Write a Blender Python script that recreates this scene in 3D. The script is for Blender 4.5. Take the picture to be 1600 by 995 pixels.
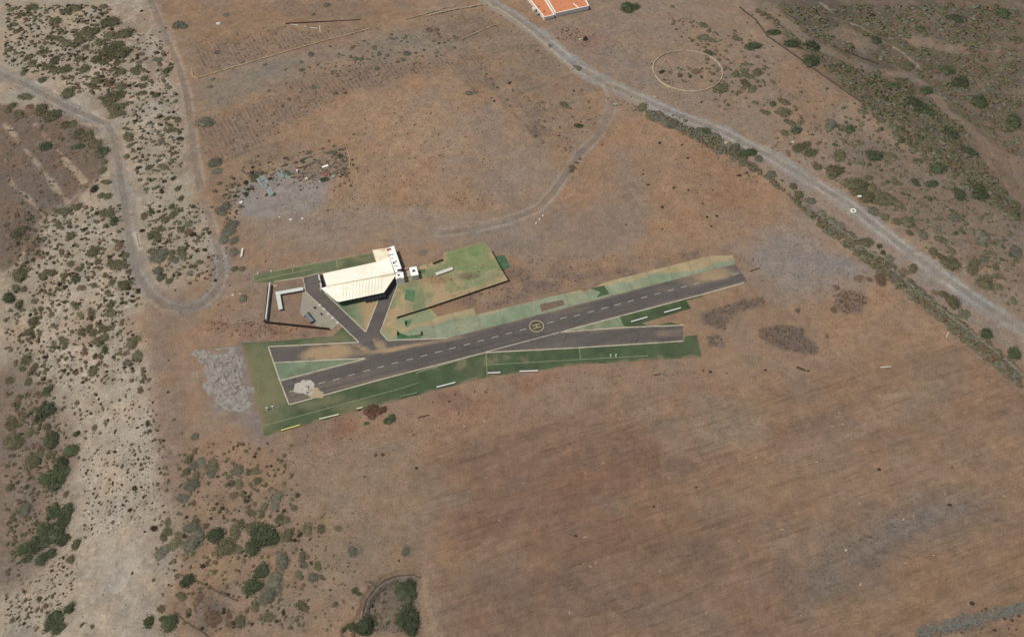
import bpy, bmesh, math, random
import numpy as np
from mathutils import Vector
from mathutils.geometry import tessellate_polygon

random.seed(7)
for o in list(bpy.data.objects):
    bpy.data.objects.remove(o)
S = bpy.context.scene
COL = S.collection

# ------------------------------------------------------------------ camera
FPX, PITCH, DIST = 1386.0, math.radians(52.0), 250.0
cp, sp = math.cos(PITCH), math.sin(PITCH)
CAM = np.array([0.0, -DIST * cp, DIST * sp])
cam = bpy.data.cameras.new('camera')
cam.sensor_width = 36.0
cam.lens = FPX / 1600 * 36.0
cam.clip_start, cam.clip_end = 1.0, 9000.0
co = bpy.data.objects.new('camera', cam)
COL.objects.link(co)
co.location = CAM
co.rotation_euler = (math.pi / 2 - PITCH, 0, 0)
S.camera = co

# ------------------------------------------------------------------ light
SUN_EL, SUN_AZ = math.radians(62), math.radians(14)      # light travels towards +x, a little +y
ld = Vector((math.cos(SUN_EL) * math.cos(SUN_AZ), math.cos(SUN_EL) * math.sin(SUN_AZ), -math.sin(SUN_EL)))
W = bpy.data.worlds.new('World')
S.world = W
W.use_nodes = True
nt = W.node_tree
bg = nt.nodes['Background']
sky = nt.nodes.new('ShaderNodeTexSky')
sky.sky_type = 'NISHITA'
sky.sun_disc = False
sky.sun_elevation = SUN_EL
sky.sun_rotation = math.atan2(-ld.x, -ld.y)
nt.links.new(sky.outputs[0], bg.inputs[0])
bg.inputs[1].default_value = 0.10
sun = bpy.data.lights.new('sun', 'SUN')
sun.energy = 3.1
sun.angle = math.radians(0.53)
sun.color = (1.0, 0.95, 0.87)
so = bpy.data.objects.new('sun', sun)
COL.objects.link(so)
so.rotation_euler = ld.to_track_quat('-Z', 'Y').to_euler()
so.location = (-100, -30, 250)
S.view_settings.view_transform = 'Standard'
S.view_settings.look = 'None'
S.view_settings.exposure = 0.0
S.view_settings.gamma = 1.0
K = np.array([1.03, 1.035, 1.11])      # light reaching a level white surface, per channel

# ------------------------------------------------------------------ small maths
def lin(c):
    c = np.asarray(c, float) / 255.0
    return np.where(c <= 0.04045, c / 12.92, ((c + 0.055) / 1.055) ** 2.4)
def alb(r, g, b):
    return lin((r, g, b)) / K
def sstep(a, b, x):
    t = np.clip((x - a) / (b - a), 0, 1)
    return t * t * (3 - 2 * t)

def _hash(ix, iy, seed):
    h = (ix.astype(np.int64) * 374761393 + iy.astype(np.int64) * 668265263 + seed * 1442695041) & 0xFFFFFFFF
    h = ((h ^ (h >> 13)) * 1274126177) & 0xFFFFFFFF
    h = h ^ (h >> 16)
    return (h & 0xFFFFFF) / float(0xFFFFFF)
def vnoise(x, y, seed=0):
    ix, iy = np.floor(x), np.floor(y)
    fx, fy = x - ix, y - iy
    fx, fy = fx * fx * (3 - 2 * fx), fy * fy * (3 - 2 * fy)
    ix, iy = ix.astype(np.int64), iy.astype(np.int64)
    a, b = _hash(ix, iy, seed), _hash(ix + 1, iy, seed)
    c, d = _hash(ix, iy + 1, seed), _hash(ix + 1, iy + 1, seed)
    return (a * (1 - fx) + b * fx) * (1 - fy) + (c * (1 - fx) + d * fx) * fy
def fbm(x, y, scale, seed=0, octv=4, gain=0.5):
    """0..1, mean 0.5; SCALE in metres of the largest feature"""
    x, y = np.asarray(x, float) / scale, np.asarray(y, float) / scale
    s, a, n = 0, 1.0, 0
    ca, sa = math.cos(0.6), math.sin(0.6)
    for i in range(octv):
        s = s + a * vnoise(x + 17.3 * i, y - 9.1 * i, seed + i * 31)
        n += a
        a *= gain
        x, y = (ca * x - sa * y) * 2.03, (sa * x + ca * y) * 2.03
    return s / n
def nz(x, y, scale, seed=0, octv=4, c=1.0):
    """contrast-stretched noise, -1..1"""
    return np.clip((fbm(x, y, scale, seed, octv) - 0.5) * 3.2 * c, -1, 1)

def seg_dist(X, Y, pts, closed=False):
    d = np.full(X.shape, 1e9)
    n = len(pts)
    for i in range(n if closed else n - 1):
        ax, ay = pts[i][0], pts[i][1]
        bx, by = pts[(i + 1) % n][0], pts[(i + 1) % n][1]
        dx, dy = bx - ax, by - ay
        t = np.clip(((X - ax) * dx + (Y - ay) * dy) / max(dx * dx + dy * dy, 1e-9), 0, 1)
        d = np.minimum(d, np.hypot(X - ax - t * dx, Y - ay - t * dy))
    return d
def inside(X, Y, pts):
    r = np.zeros(X.shape, bool)
    n = len(pts)
    for i in range(n):
        ax, ay = pts[i][0], pts[i][1]
        bx, by = pts[(i + 1) % n][0], pts[(i + 1) % n][1]
        if ay == by:
            continue
        r ^= ((ay > Y) != (by > Y)) & (X < (bx - ax) * (Y - ay) / (by - ay) + ax)
    return r
def near(X, Y, pts, m):
    xs, ys = [p[0] for p in pts], [p[1] for p in pts]
    return np.nonzero((X > min(xs) - m) & (X < max(xs) + m) & (Y > min(ys) - m) & (Y < max(ys) + m))[0]
def sd_poly(X, Y, pts, m=30.0):
    """distance to a polygon's edge, negative inside; m beyond its box"""
    out = np.full(X.shape, m)
    k = near(X, Y, pts, m)
    if len(k):
        d = seg_dist(X[k], Y[k], pts, True)
        out[k] = np.minimum(np.where(inside(X[k], Y[k], pts), -d, d), m)
    return out
def sd_line(X, Y, pts, m=12.0):
    out = np.full(X.shape, m)
    k = near(X, Y, pts, m)
    if len(k):
        out[k] = np.minimum(seg_dist(X[k], Y[k], pts), m)
    return out

# ------------------------------------------------------------------ survey: sight lines of the photograph to points on the land
def sight(px, py):
    px, py = np.asarray(px, float), np.asarray(py, float)
    a, b = (px - 800.0) / FPX, (497.5 - py) / FPX
    return np.stack([a, cp + b * sp, -sp + b * cp], -1)
def flat(px, py, z=0.0):
    d = sight(px, py)
    t = (z - CAM[2]) / d[..., 2]
    return CAM + d * t[..., None] if d.ndim > 1 else CAM + d * t
def FP(pts, z=0.0):
    return [tuple(flat(x, y, z)[:2]) for x, y in pts]

VALLEY = FP([(1180, -60), (1290, 118), (1440, 235), (1620, 375), (1900, 520), (2100, 200), (1900, -140), (1500, -200)])
RAVINE = FP([(-400, 420), (50, 480), (118, 640), (128, 760), (100, 860), (20, 940), (-60, 1010), (-500, 1200), (-700, 700)])
PIT_ARC = [(566, 964), (571, 938), (586, 918), (601, 906), (621, 899), (645, 897), (656, 902)]
PIT = FP(PIT_ARC + [(660, 940), (672, 985), (680, 1040), (560, 1040), (540, 985)])
AIRFIELD = FP([(290, 400), (430, 380), (770, 350), (1180, 380), (1200, 470), (1120, 590), (820, 600), (620, 650), (400, 705), (300, 660), (280, 540)])
CLIFF = FP([(180, 470), (235, 600), (258, 700), (262, 800), (252, 900), (235, 1040), (-60, 1040), (40, 930), (125, 850), (112, 740), (60, 600), (-60, 470), (-80, 400)])

def H(x, y):
    x, y = np.asarray(x, float), np.asarray(y, float)
    sh = x.shape
    x, y = x.ravel(), y.ravel()
    af = sstep(0, 18, sd_poly(x, y, AIRFIELD, 40))
    h = af * ((fbm(x, y, 55, 3, 3) - 0.5) * 2.2 + (fbm(x, y, 5.0, 5, 3) - 0.5) * 0.32)
    v = sd_poly(x, y, VALLEY, 8)
    h = h - 8.0 * sstep(4, -38, v) + sstep(2, -12, v) * (fbm(x, y, 12, 8, 4) - 0.5) * 2.4
    r = sd_poly(x, y, RAVINE, 30)
    h = h - 7.5 * sstep(24, -14, r)
    c = sstep(3, -6, sd_poly(x, y, CLIFF, 20))
    h = h + c * ((fbm(x, y, 9, 11, 5, 0.6) - 0.5) * 2.6 - np.abs(fbm(x, y, 14, 12, 4) - 0.5) * 1.6)
    p = sd_poly(x, y, PIT, 6)
    h = h - 1.8 * sstep(0.6, -0.8, p)
    return h.reshape(sh)

LAND = {}
def Hs(x, y):
    """height of one point; read off the finished ground sheet once it exists"""
    if not LAND:
        return float(H(x, y))
    fx, fy = (x - LAND['x0']) / 0.42, (y - LAND['y0']) / 0.42
    i, j = int(math.floor(fx)), int(math.floor(fy))
    z = LAND['z']
    if not (0 <= i < z.shape[1] - 1 and 0 <= j < z.shape[0] - 1):
        return float(H(x, y))
    fx, fy = fx - i, fy - j
    return float((z[j, i] * (1 - fx) + z[j, i + 1] * fx) * (1 - fy) + (z[j + 1, i] * (1 - fx) + z[j + 1, i + 1] * fx) * fy)
SIGHTED = {}
def G(px, py, z=None, up=0.0):
    """the point of the land (or of height z) that the photograph shows at px, py"""
    if z is not None:
        return flat(px, py, z)
    zz = 0.0
    for i in range(9):
        p = flat(px, py, zz)
        zz = 0.4 * zz + 0.6 * Hs(p[0], p[1])
    p = flat(px, py, zz)
    p[2] = Hs(p[0], p[1]) + up
    return p
def GV(px, py):
    px, py = np.asarray(px, float), np.asarray(py, float)
    z, (nyz, nxz) = LAND['z'], LAND['z'].shape
    zz = np.zeros(len(px))
    for k in range(10):
        p = flat(px, py, 0.0) if k == 0 else CAM + sight(px, py) * ((zz - CAM[2]) / sight(px, py)[:, 2])[:, None]
        fx, fy = (p[:, 0] - LAND['x0']) / 0.42, (p[:, 1] - LAND['y0']) / 0.42
        i, j = np.clip(np.floor(fx).astype(int), 0, nxz - 2), np.clip(np.floor(fy).astype(int), 0, nyz - 2)
        fx, fy = np.clip(fx - i, 0, 1), np.clip(fy - j, 0, 1)
        h = (z[j, i] * (1 - fx) + z[j, i + 1] * fx) * (1 - fy) + (z[j + 1, i] * (1 - fx) + z[j + 1, i + 1] * fx) * fy
        if k < 9:
            zz = 0.4 * zz + 0.6 * h
    p[:, 2] = h
    return p
def GP(pts):
    return [tuple(G(x, y)[:2]) for x, y in pts]
def mpp(px, py):
    """metres per pixel of the 1600 px photograph, across the line of sight"""
    p = flat(px, py)
    return float(np.dot(p - CAM, np.array([0, cp, -sp]))) / FPX

# zoomed views of the photograph that outlines were read from: offset and scale
ZM = {'full': (0, 0, 1.0), 'A': (0, 0, 3.98), 'B': (400, 0, 3.98), 'C': (800, 0, 3.98), 'D': (1200, 0, 3.98), 'E': (0, 250, 3.98), 'F': (0, 500, 3.98),
      'Gz': (0, 745, 3.98), 'Hz': (400, 745, 3.98), 'J': (1200, 250, 3.98), 'Kz': (1200, 500, 3.98), 'L': (340, 210, 6.667), 'M': (800, 745, 3.98),
      'N': (1200, 745, 3.98), 'O': (800, 200, 3.98), 'Q': (400, 600, 3.98),
      'P1': (370, 360, 5.237), 'P2': (600, 360, 5.237), 'P3': (880, 380, 4.5235), 'P4': (290, 510, 4.706), 'P5': (600, 500, 5.333),
      'S1': (485, 375, 8.883), 'S3': (405, 425, 10.477), 'S4': (820, 0, 13.27), 'S5': (385, 225, 11.71), 'S6': (460, 220, 12.44), 'S8': (410, 585, 9.477)}
def Z(v, *pts):
    ox, oy, s = ZM[v]
    return [(ox + a / s, oy + b / s) for a, b in pts]

# ------------------------------------------------------------------ object helpers
LOC = {}
def tag(o, label=None, cat=None, group=None, kind=None):
    if label: o['label'] = label
    if cat: o['category'] = cat
    if group: o['group'] = group
    if kind: o['kind'] = kind
    return o
def thing(name, loc, label, cat, group=None):
    o = bpy.data.objects.new(name, None)
    COL.objects.link(o)
    o.location = Vector(loc)
    o.empty_display_size = 0.3
    LOC[o] = Vector(loc)
    return tag(o, label, cat, group)

class MB:
    def __init__(self):
        self.v, self.f = [], []
    def add(self, vs, fs):
        b = len(self.v)
        self.v += [tuple(map(float, p)) for p in vs]
        self.f += [tuple(b + i for i in f) for f in fs]
        return self
    def box(self, c, s, rz=0.0, tilt=0.0):
        ca, sa = math.cos(rz), math.sin(rz)
        vs = []
        for dz in (-1, 1):
            for dx, dy in ((-1, -1), (1, -1), (1, 1), (-1, 1)):
                x, y, z = dx * s[0] / 2, dy * s[1] / 2, dz * s[2] / 2
                y, z = y * math.cos(tilt) - z * math.sin(tilt), y * math.sin(tilt) + z * math.cos(tilt)
                vs.append((c[0] + x * ca - y * sa, c[1] + x * sa + y * ca, c[2] + z))
        return self.add(vs, [(3, 2, 1, 0), (4, 5, 6, 7), (0, 1, 5, 4), (1, 2, 6, 5), (2, 3, 7, 6), (3, 0, 4, 7)])
    def beam(self, a, b, w, h):
        """box from a to b (bottom centre line), width w, height h"""
        a, b = np.array(a, float), np.array(b, float)
        d = b - a
        n = np.array([-d[1], d[0], 0.0])
        n = n / max(np.linalg.norm(n), 1e-9) * w / 2
        u = np.array([0, 0, h])
        return self.add([a - n, a + n, b + n, b - n, a - n + u, a + n + u, b + n + u, b - n + u],
                        [(0, 1, 2, 3), (7, 6, 5, 4), (4, 5, 1, 0), (5, 6, 2, 1), (6, 7, 3, 2), (7, 4, 0, 3)])
    def prism(self, top, bottom):
        """closed body between two rings of 3D points (same count, counter-clockwise from above)"""
        n = len(top)
        b = len(self.v)
        self.add(list(top) + list(bottom), [])
        tri = tessellate_polygon([[Vector((p[0], p[1], 0)) for p in top]])
        for t in tri:
            a = [Vector(top[i]) for i in t]
            up = (a[1] - a[0]).cross(a[2] - a[0]).z > 0
            t = t if up else t[::-1]
            self.f.append(tuple(b + i for i in t))
            self.f.append(tuple(b + n + i for i in t[::-1]))
        for i in range(n):
            j = (i + 1) % n
            self.f.append((b + i, b + n + i, b + n + j, b + j))
        return self
    def tube(self, a, b, r0, r1=None, n=10, cap=True):
        r1 = r0 if r1 is None else r1
        a, b = Vector(a), Vector(b)
        d = (b - a).normalized()
        u = d.orthogonal().normalized()
        w = d.cross(u)
        vs = []
        for c, r in ((a, r0), (b, r1)):
            for i in range(n):
                t = 2 * math.pi * i / n
                vs.append(c + u * r * math.cos(t) + w * r * math.sin(t))
        fs = [(i, (i + 1) % n, n + (i + 1) % n, n + i) for i in range(n)]
        if cap:
            fs += [tuple(range(n))[::-1], tuple(range(n, 2 * n))]
        return self.add(vs, fs)
    def ring(self, c, r_out, r_in, z0, z1, n=24, sy=1.0, jit=0.0):
        vs = []
        for i in range(n):
            t = 2 * math.pi * i / n
            j = 1 + random.uniform(-jit, jit)
            for r, z in ((r_out, z0), (r_out * 0.97, z1), (r_in * 1.03, z1), (r_in, z0)):
                vs.append((c[0] + r * j * math.cos(t), c[1] + r * j * sy * math.sin(t), c[2] + z))
        fs = []
        for i in range(n):
            j = (i + 1) % n
            for k in range(4):
                m = (k + 1) % 4
                fs.append((4 * i + k, 4 * j + k, 4 * j + m, 4 * i + m))
        return self.add(vs, fs)
    def blob(self, c, r, sz=(1, 1, 1), n=10, m=6, jit=0.18, seed=0):
        """lumpy stone"""
        rnd = random.Random(seed)
        vs = [(c[0], c[1], c[2] + r * sz[2])]
        for i in range(1, m):
            ph = math.pi * i / m
            for j in range(n):
                th = 2 * math.pi * j / n
                q = r * (1 + rnd.uniform(-jit, jit))
                vs.append((c[0] + q * sz[0] * math.sin(ph) * math.cos(th), c[1] + q * sz[1] * math.sin(ph) * math.sin(th), c[2] + q * sz[2] * math.cos(ph)))
        vs.append((c[0], c[1], c[2] - r * sz[2]))
        fs = [(0, 1 + j, 1 + (j + 1) % n) for j in range(n)]
        for i in range(m - 2):
            for j in range(n):
                a, b = 1 + i * n + j, 1 + i * n + (j + 1) % n
                fs.append((a, a + n, b + n, b))
        e = len(vs) - 1
        fs += [(e, 1 + (m - 2) * n + (j + 1) % n, 1 + (m - 2) * n + j) for j in range(n)]
        return self.add(vs, fs)
    def build(self, name, mat, parent=None, smooth=False):
        off = LOC.get(parent, Vector((0, 0, 0))) if parent is not None else None
        me = bpy.data.meshes.new(name)
        if parent is None:
            lo = np.min(np.array(self.v), 0); hi = np.max(np.array(self.v), 0)
            off = Vector(((lo[0] + hi[0]) / 2, (lo[1] + hi[1]) / 2, lo[2]))
        me.from_pydata([(a - off.x, b - off.y, c - off.z) for a, b, c in self.v], [], self.f)
        bm = bmesh.new(); bm.from_mesh(me)
        bmesh.ops.recalc_face_normals(bm, faces=bm.faces)
        bm.to_mesh(me); bm.free()
        if smooth:
            me.polygons.foreach_set('use_smooth', [True] * len(me.polygons))
        me.materials.append(mat)
        o = bpy.data.objects.new(name, me)
        COL.objects.link(o)
        if parent is None:
            o.location = off
        else:
            o.parent = parent
        LOC[o] = off
        return o

# ------------------------------------------------------------------ materials
def newmat(name):
    m = bpy.data.materials.new(name)
    m.use_nodes = True
    t = m.node_tree
    return m, t, t.nodes['Principled BSDF']
def N(t, typ, **kw):
    n = t.nodes.new(typ)
    for k, v in kw.items():
        setattr(n, k, v)
    return n
def paint(name, rgb, rough=0.7, var=0.18, scale=2.0, bump=0.25, bscale=None, metal=0.0, rnd=0.0, spec=0.3, stain=None):
    """procedural colour: two octaves of mottling, optional stains, bump"""
    m, t, b = newmat(name)
    c = alb(*rgb)
    tc = N(t, 'ShaderNodeTexCoord')
    n1 = N(t, 'ShaderNodeTexNoise'); n1.inputs['Scale'].default_value = scale; n1.inputs['Detail'].default_value = 6
    n1.inputs['Roughness'].default_value = 0.65
    t.links.new(tc.outputs['Object'], n1.inputs['Vector'])
    mr = N(t, 'ShaderNodeMapRange')
    mr.inputs[1].default_value, mr.inputs[2].default_value = 0.25, 0.75
    mr.inputs[3].default_value, mr.inputs[4].default_value = 1 - var, 1 + var
    t.links.new(n1.outputs['Fac'], mr.inputs[0])
    val = mr.outputs[0]
    if rnd:
        oi = N(t, 'ShaderNodeObjectInfo')
        m2 = N(t, 'ShaderNodeMapRange'); m2.inputs[3].default_value, m2.inputs[4].default_value = 1 - rnd, 1 + rnd
        t.links.new(oi.outputs['Random'], m2.inputs[0])
        mu = N(t, 'ShaderNodeMath', operation='MULTIPLY')
        t.links.new(val, mu.inputs[0]); t.links.new(m2.outputs[0], mu.inputs[1])
        val = mu.outputs[0]
    vm = N(t, 'ShaderNodeVectorMath', operation='SCALE')
    vm.inputs[0].default_value = tuple(c)
    t.links.new(val, vm.inputs['Scale'])
    out = vm.outputs[0]
    if stain:
        n2 = N(t, 'ShaderNodeTexNoise'); n2.inputs['Scale'].default_value = stain[1]; n2.inputs['Detail'].default_value = 5
        t.links.new(tc.outputs['Object'], n2.inputs['Vector'])
        r2 = N(t, 'ShaderNodeMapRange'); r2.inputs[1].default_value, r2.inputs[2].default_value = 0.5, 0.72; r2.inputs[4].default_value = stain[2]
        t.links.new(n2.outputs['Fac'], r2.inputs[0])
        mx = N(t, 'ShaderNodeMix', data_type='RGBA')
        mx.inputs[7].default_value = (*alb(*stain[0]), 1)
        t.links.new(r2.outputs[0], mx.inputs[0]); t.links.new(out, mx.inputs[6])
        out = mx.outputs[2]
    t.links.new(out, b.inputs['Base Color'])
    b.inputs['Roughness'].default_value = rough
    b.inputs['Metallic'].default_value = metal
    b.inputs['Specular IOR Level'].default_value = spec
    if bump:
        n3 = N(t, 'ShaderNodeTexNoise'); n3.inputs['Scale'].default_value = bscale or scale * 4; n3.inputs['Detail'].default_value = 4
        t.links.new(tc.outputs['Object'], n3.inputs['Vector'])
        bp = N(t, 'ShaderNodeBump'); bp.inputs['Strength'].default_value = bump; bp.inputs['Distance'].default_value = 0.08
        t.links.new(n3.outputs['Fac'], bp.inputs['Height'])
        t.links.new(bp.outputs[0], b.inputs['Normal'])
    return m

FURROW = math.radians(21)
def land_material(name, fine=0.35, bump=0.75, rough=0.95):
    """colour from the surveyed soil map on the mesh; fine grain, furrows, dark clods and pale pebbles added in metres"""
    m, t, b = newmat(name)
    ac = N(t, 'ShaderNodeAttribute', attribute_name='soil')
    ad = N(t, 'ShaderNodeAttribute', attribute_name='grain')
    sep = N(t, 'ShaderNodeSeparateColor')
    t.links.new(ad.outputs['Color'], sep.inputs[0])
    gp = N(t, 'ShaderNodeNewGeometry')
    def noise(scale, detail, rough=0.6, vec=None):
        n = N(t, 'ShaderNodeTexNoise'); n.inputs['Scale'].default_value = scale; n.inputs['Detail'].default_value = detail; n.inputs['Roughness'].default_value = rough
        t.links.new(vec or gp.outputs['Position'], n.inputs['Vector'])
        return n.outputs['Fac']
    def rng(v, a, bb, c, d, clamp=True):
        r = N(t, 'ShaderNodeMapRange', clamp=clamp)
        for i, q in enumerate((a, bb, c, d)):
            r.inputs[i + 1].default_value = q
        t.links.new(v, r.inputs[0])
        return r.outputs[0]
    def math_(op, a, bb):
        n = N(t, 'ShaderNodeMath', operation=op)
        for i, q in enumerate((a, bb)):
            if isinstance(q, (int, float)): n.inputs[i].default_value = q
            else: t.links.new(q, n.inputs[i])
        return n.outputs[0]
    grain = rng(noise(2.3, 5, 0.8), 0.33, 0.67, -1, 1)
    med = rng(noise(0.28, 9, 0.78), 0.32, 0.68, -1, 1)
    mp = N(t, 'ShaderNodeMapping', vector_type='TEXTURE')
    mp.inputs['Rotation'].default_value = (0, 0, FURROW)
    mp.inputs['Scale'].default_value = (9.0, 0.8, 1.0)
    t.links.new(gp.outputs['Position'], mp.inputs['Vector'])
    fur = rng(noise(0.9, 4, 0.65, mp.outputs[0]), 0.3, 0.7, -1, 1)
    mp2 = N(t, 'ShaderNodeMapping', vector_type='TEXTURE')
    mp2.inputs['Rotation'].default_value = (0, 0, FURROW + 0.05)
    mp2.inputs['Scale'].default_value = (30.0, 2.6, 1.0)
    t.links.new(gp.outputs['Position'], mp2.inputs['Vector'])
    fur2 = rng(noise(0.9, 3, 0.6, mp2.outputs[0]), 0.3, 0.7, -1, 1)
    mp3 = N(t, 'ShaderNodeMapping', vector_type='TEXTURE')
    mp3.inputs['Rotation'].default_value = (0, 0, FURROW - 0.03)
    mp3.inputs['Scale'].default_value = (13.0, 0.62, 1.0)
    t.links.new(gp.outputs['Position'], mp3.inputs['Vector'])
    cut = rng(noise(1.0, 3, 0.6, mp3.outputs[0]), 0.56, 0.66, 0, -1.3)
    fsum = math_('ADD', math_('ADD', math_('MULTIPLY', fur, 0.6), math_('MULTIPLY', fur2, 0.4)), cut)
    f1 = math_('MULTIPLY', fsum, math_('MULTIPLY', sep.outputs[0], 0.16))
    k = math_('ADD', math_('MULTIPLY', grain, 0.30 * fine / 0.35), math_('MULTIPLY', med, 0.13 * fine / 0.35))
    k = math_('ADD', math_('ADD', k, f1), 1.0)
    # dark clods / dead stalks
    cl = rng(noise(1.25, 3, 0.75), 0.59, 0.66, 0, 1)
    k = math_('MULTIPLY', k, math_('SUBTRACT', 1.0, math_('MULTIPLY', cl, math_('MULTIPLY', sep.outputs[1], 0.5))))
    # pale stones
    vo = N(t, 'ShaderNodeTexVoronoi'); vo.inputs['Scale'].default_value = 0.9
    t.links.new(gp.outputs['Position'], vo.inputs['Vector'])
    pb = math_('MULTIPLY', rng(vo.outputs['Distance'], 0.16, 0.28, 1, 0), rng(noise(0.22, 3), 0.5, 0.62, 0, 1))
    k = math_('MULTIPLY', k, math_('ADD', 1.0, math_('MULTIPLY', pb, math_('MULTIPLY', sep.outputs[2], 0.5))))
    vm = N(t, 'ShaderNodeVectorMath', operation='SCALE')
    t.links.new(ac.outputs['Color'], vm.inputs[0]); t.links.new(k, vm.inputs['Scale'])
    t.links.new(vm.outputs[0], b.inputs['Base Color'])
    b.inputs['Roughness'].default_value = rough
    b.inputs['Specular IOR Level'].default_value = 0.15
    hgt = math_('ADD', math_('ADD', math_('MULTIPLY', grain, 0.5), math_('MULTIPLY', fsum, math_('MULTIPLY', sep.outputs[0], 0.35))), math_('MULTIPLY', cl, sep.outputs[1]))
    bp = N(t, 'ShaderNodeBump'); bp.inputs['Strength'].default_value = bump; bp.inputs['Distance'].default_value = 0.14
    t.links.new(hgt, bp.inputs['Height'])
    t.links.new(bp.outputs[0], b.inputs['Normal'])
    return m
M_LAND = land_material('soil')
M_SHEET = land_material('worn_surface', fine=0.22, bump=0.25, rough=0.9)

# ------------------------------------------------------------------ the soil map
ROAD = [(740, -20), (775, 8), (800, 22), (850, 60), (905, 107), (945, 130), (985, 147), (1060, 180), (1130, 206), (1200, 243), (1260, 278), (1330, 322), (1380, 362), (1420, 393), (1480, 437), (1540, 478), (1600, 515), (1700, 575)]
SHOULDER = [(985, 150), (1060, 186), (1130, 214), (1190, 246), (1250, 288), (1310, 335), (1380, 385), (1440, 428), (1510, 480), (1600, 540)]
BRANCH = [(948, 133), (957, 150), (952, 180), (935, 212), (905, 240), (885, 270), (865, 300), (842, 325), (800, 342), (740, 358), (690, 364)]
BRANCH_END = [(842, 325), (760, 352), (640, 368), (520, 374), (420, 380)]
TRACK = [(-40, 95), (7, 118), (50, 138), (100, 165), (145, 184), (168, 194), (178, 215), (184, 250), (190, 290), (198, 340), (204, 390), (215, 430), (235, 460), (258, 478), (290, 484), (318, 474), (338, 455), (347, 430), (344, 402)]
TRACK_UP = [(344, 402), (335, 370), (322, 325), (312, 290), (304, 245), (298, 190), (290, 140), (275, 95), (255, 50), (238, 8), (222, -30)]
SPUR = [(340, 452), (365, 436), (400, 424)]
PATH = [(250, 480), (258, 540), (264, 600), (266, 660), (272, 720), (272, 760)]
VALLEY_PATH = [(1200, 10), (1262, 65), (1310, 88), (1360, 108), (1420, 118), (1455, 145), (1480, 175), (1520, 205), (1560, 240), (1600, 285)]

WORLD_LINES = {}
def WL(name, pts):
    if name not in WORLD_LINES:
        WORLD_LINES[name] = GP(pts)
    return WORLD_LINES[name]

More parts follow.
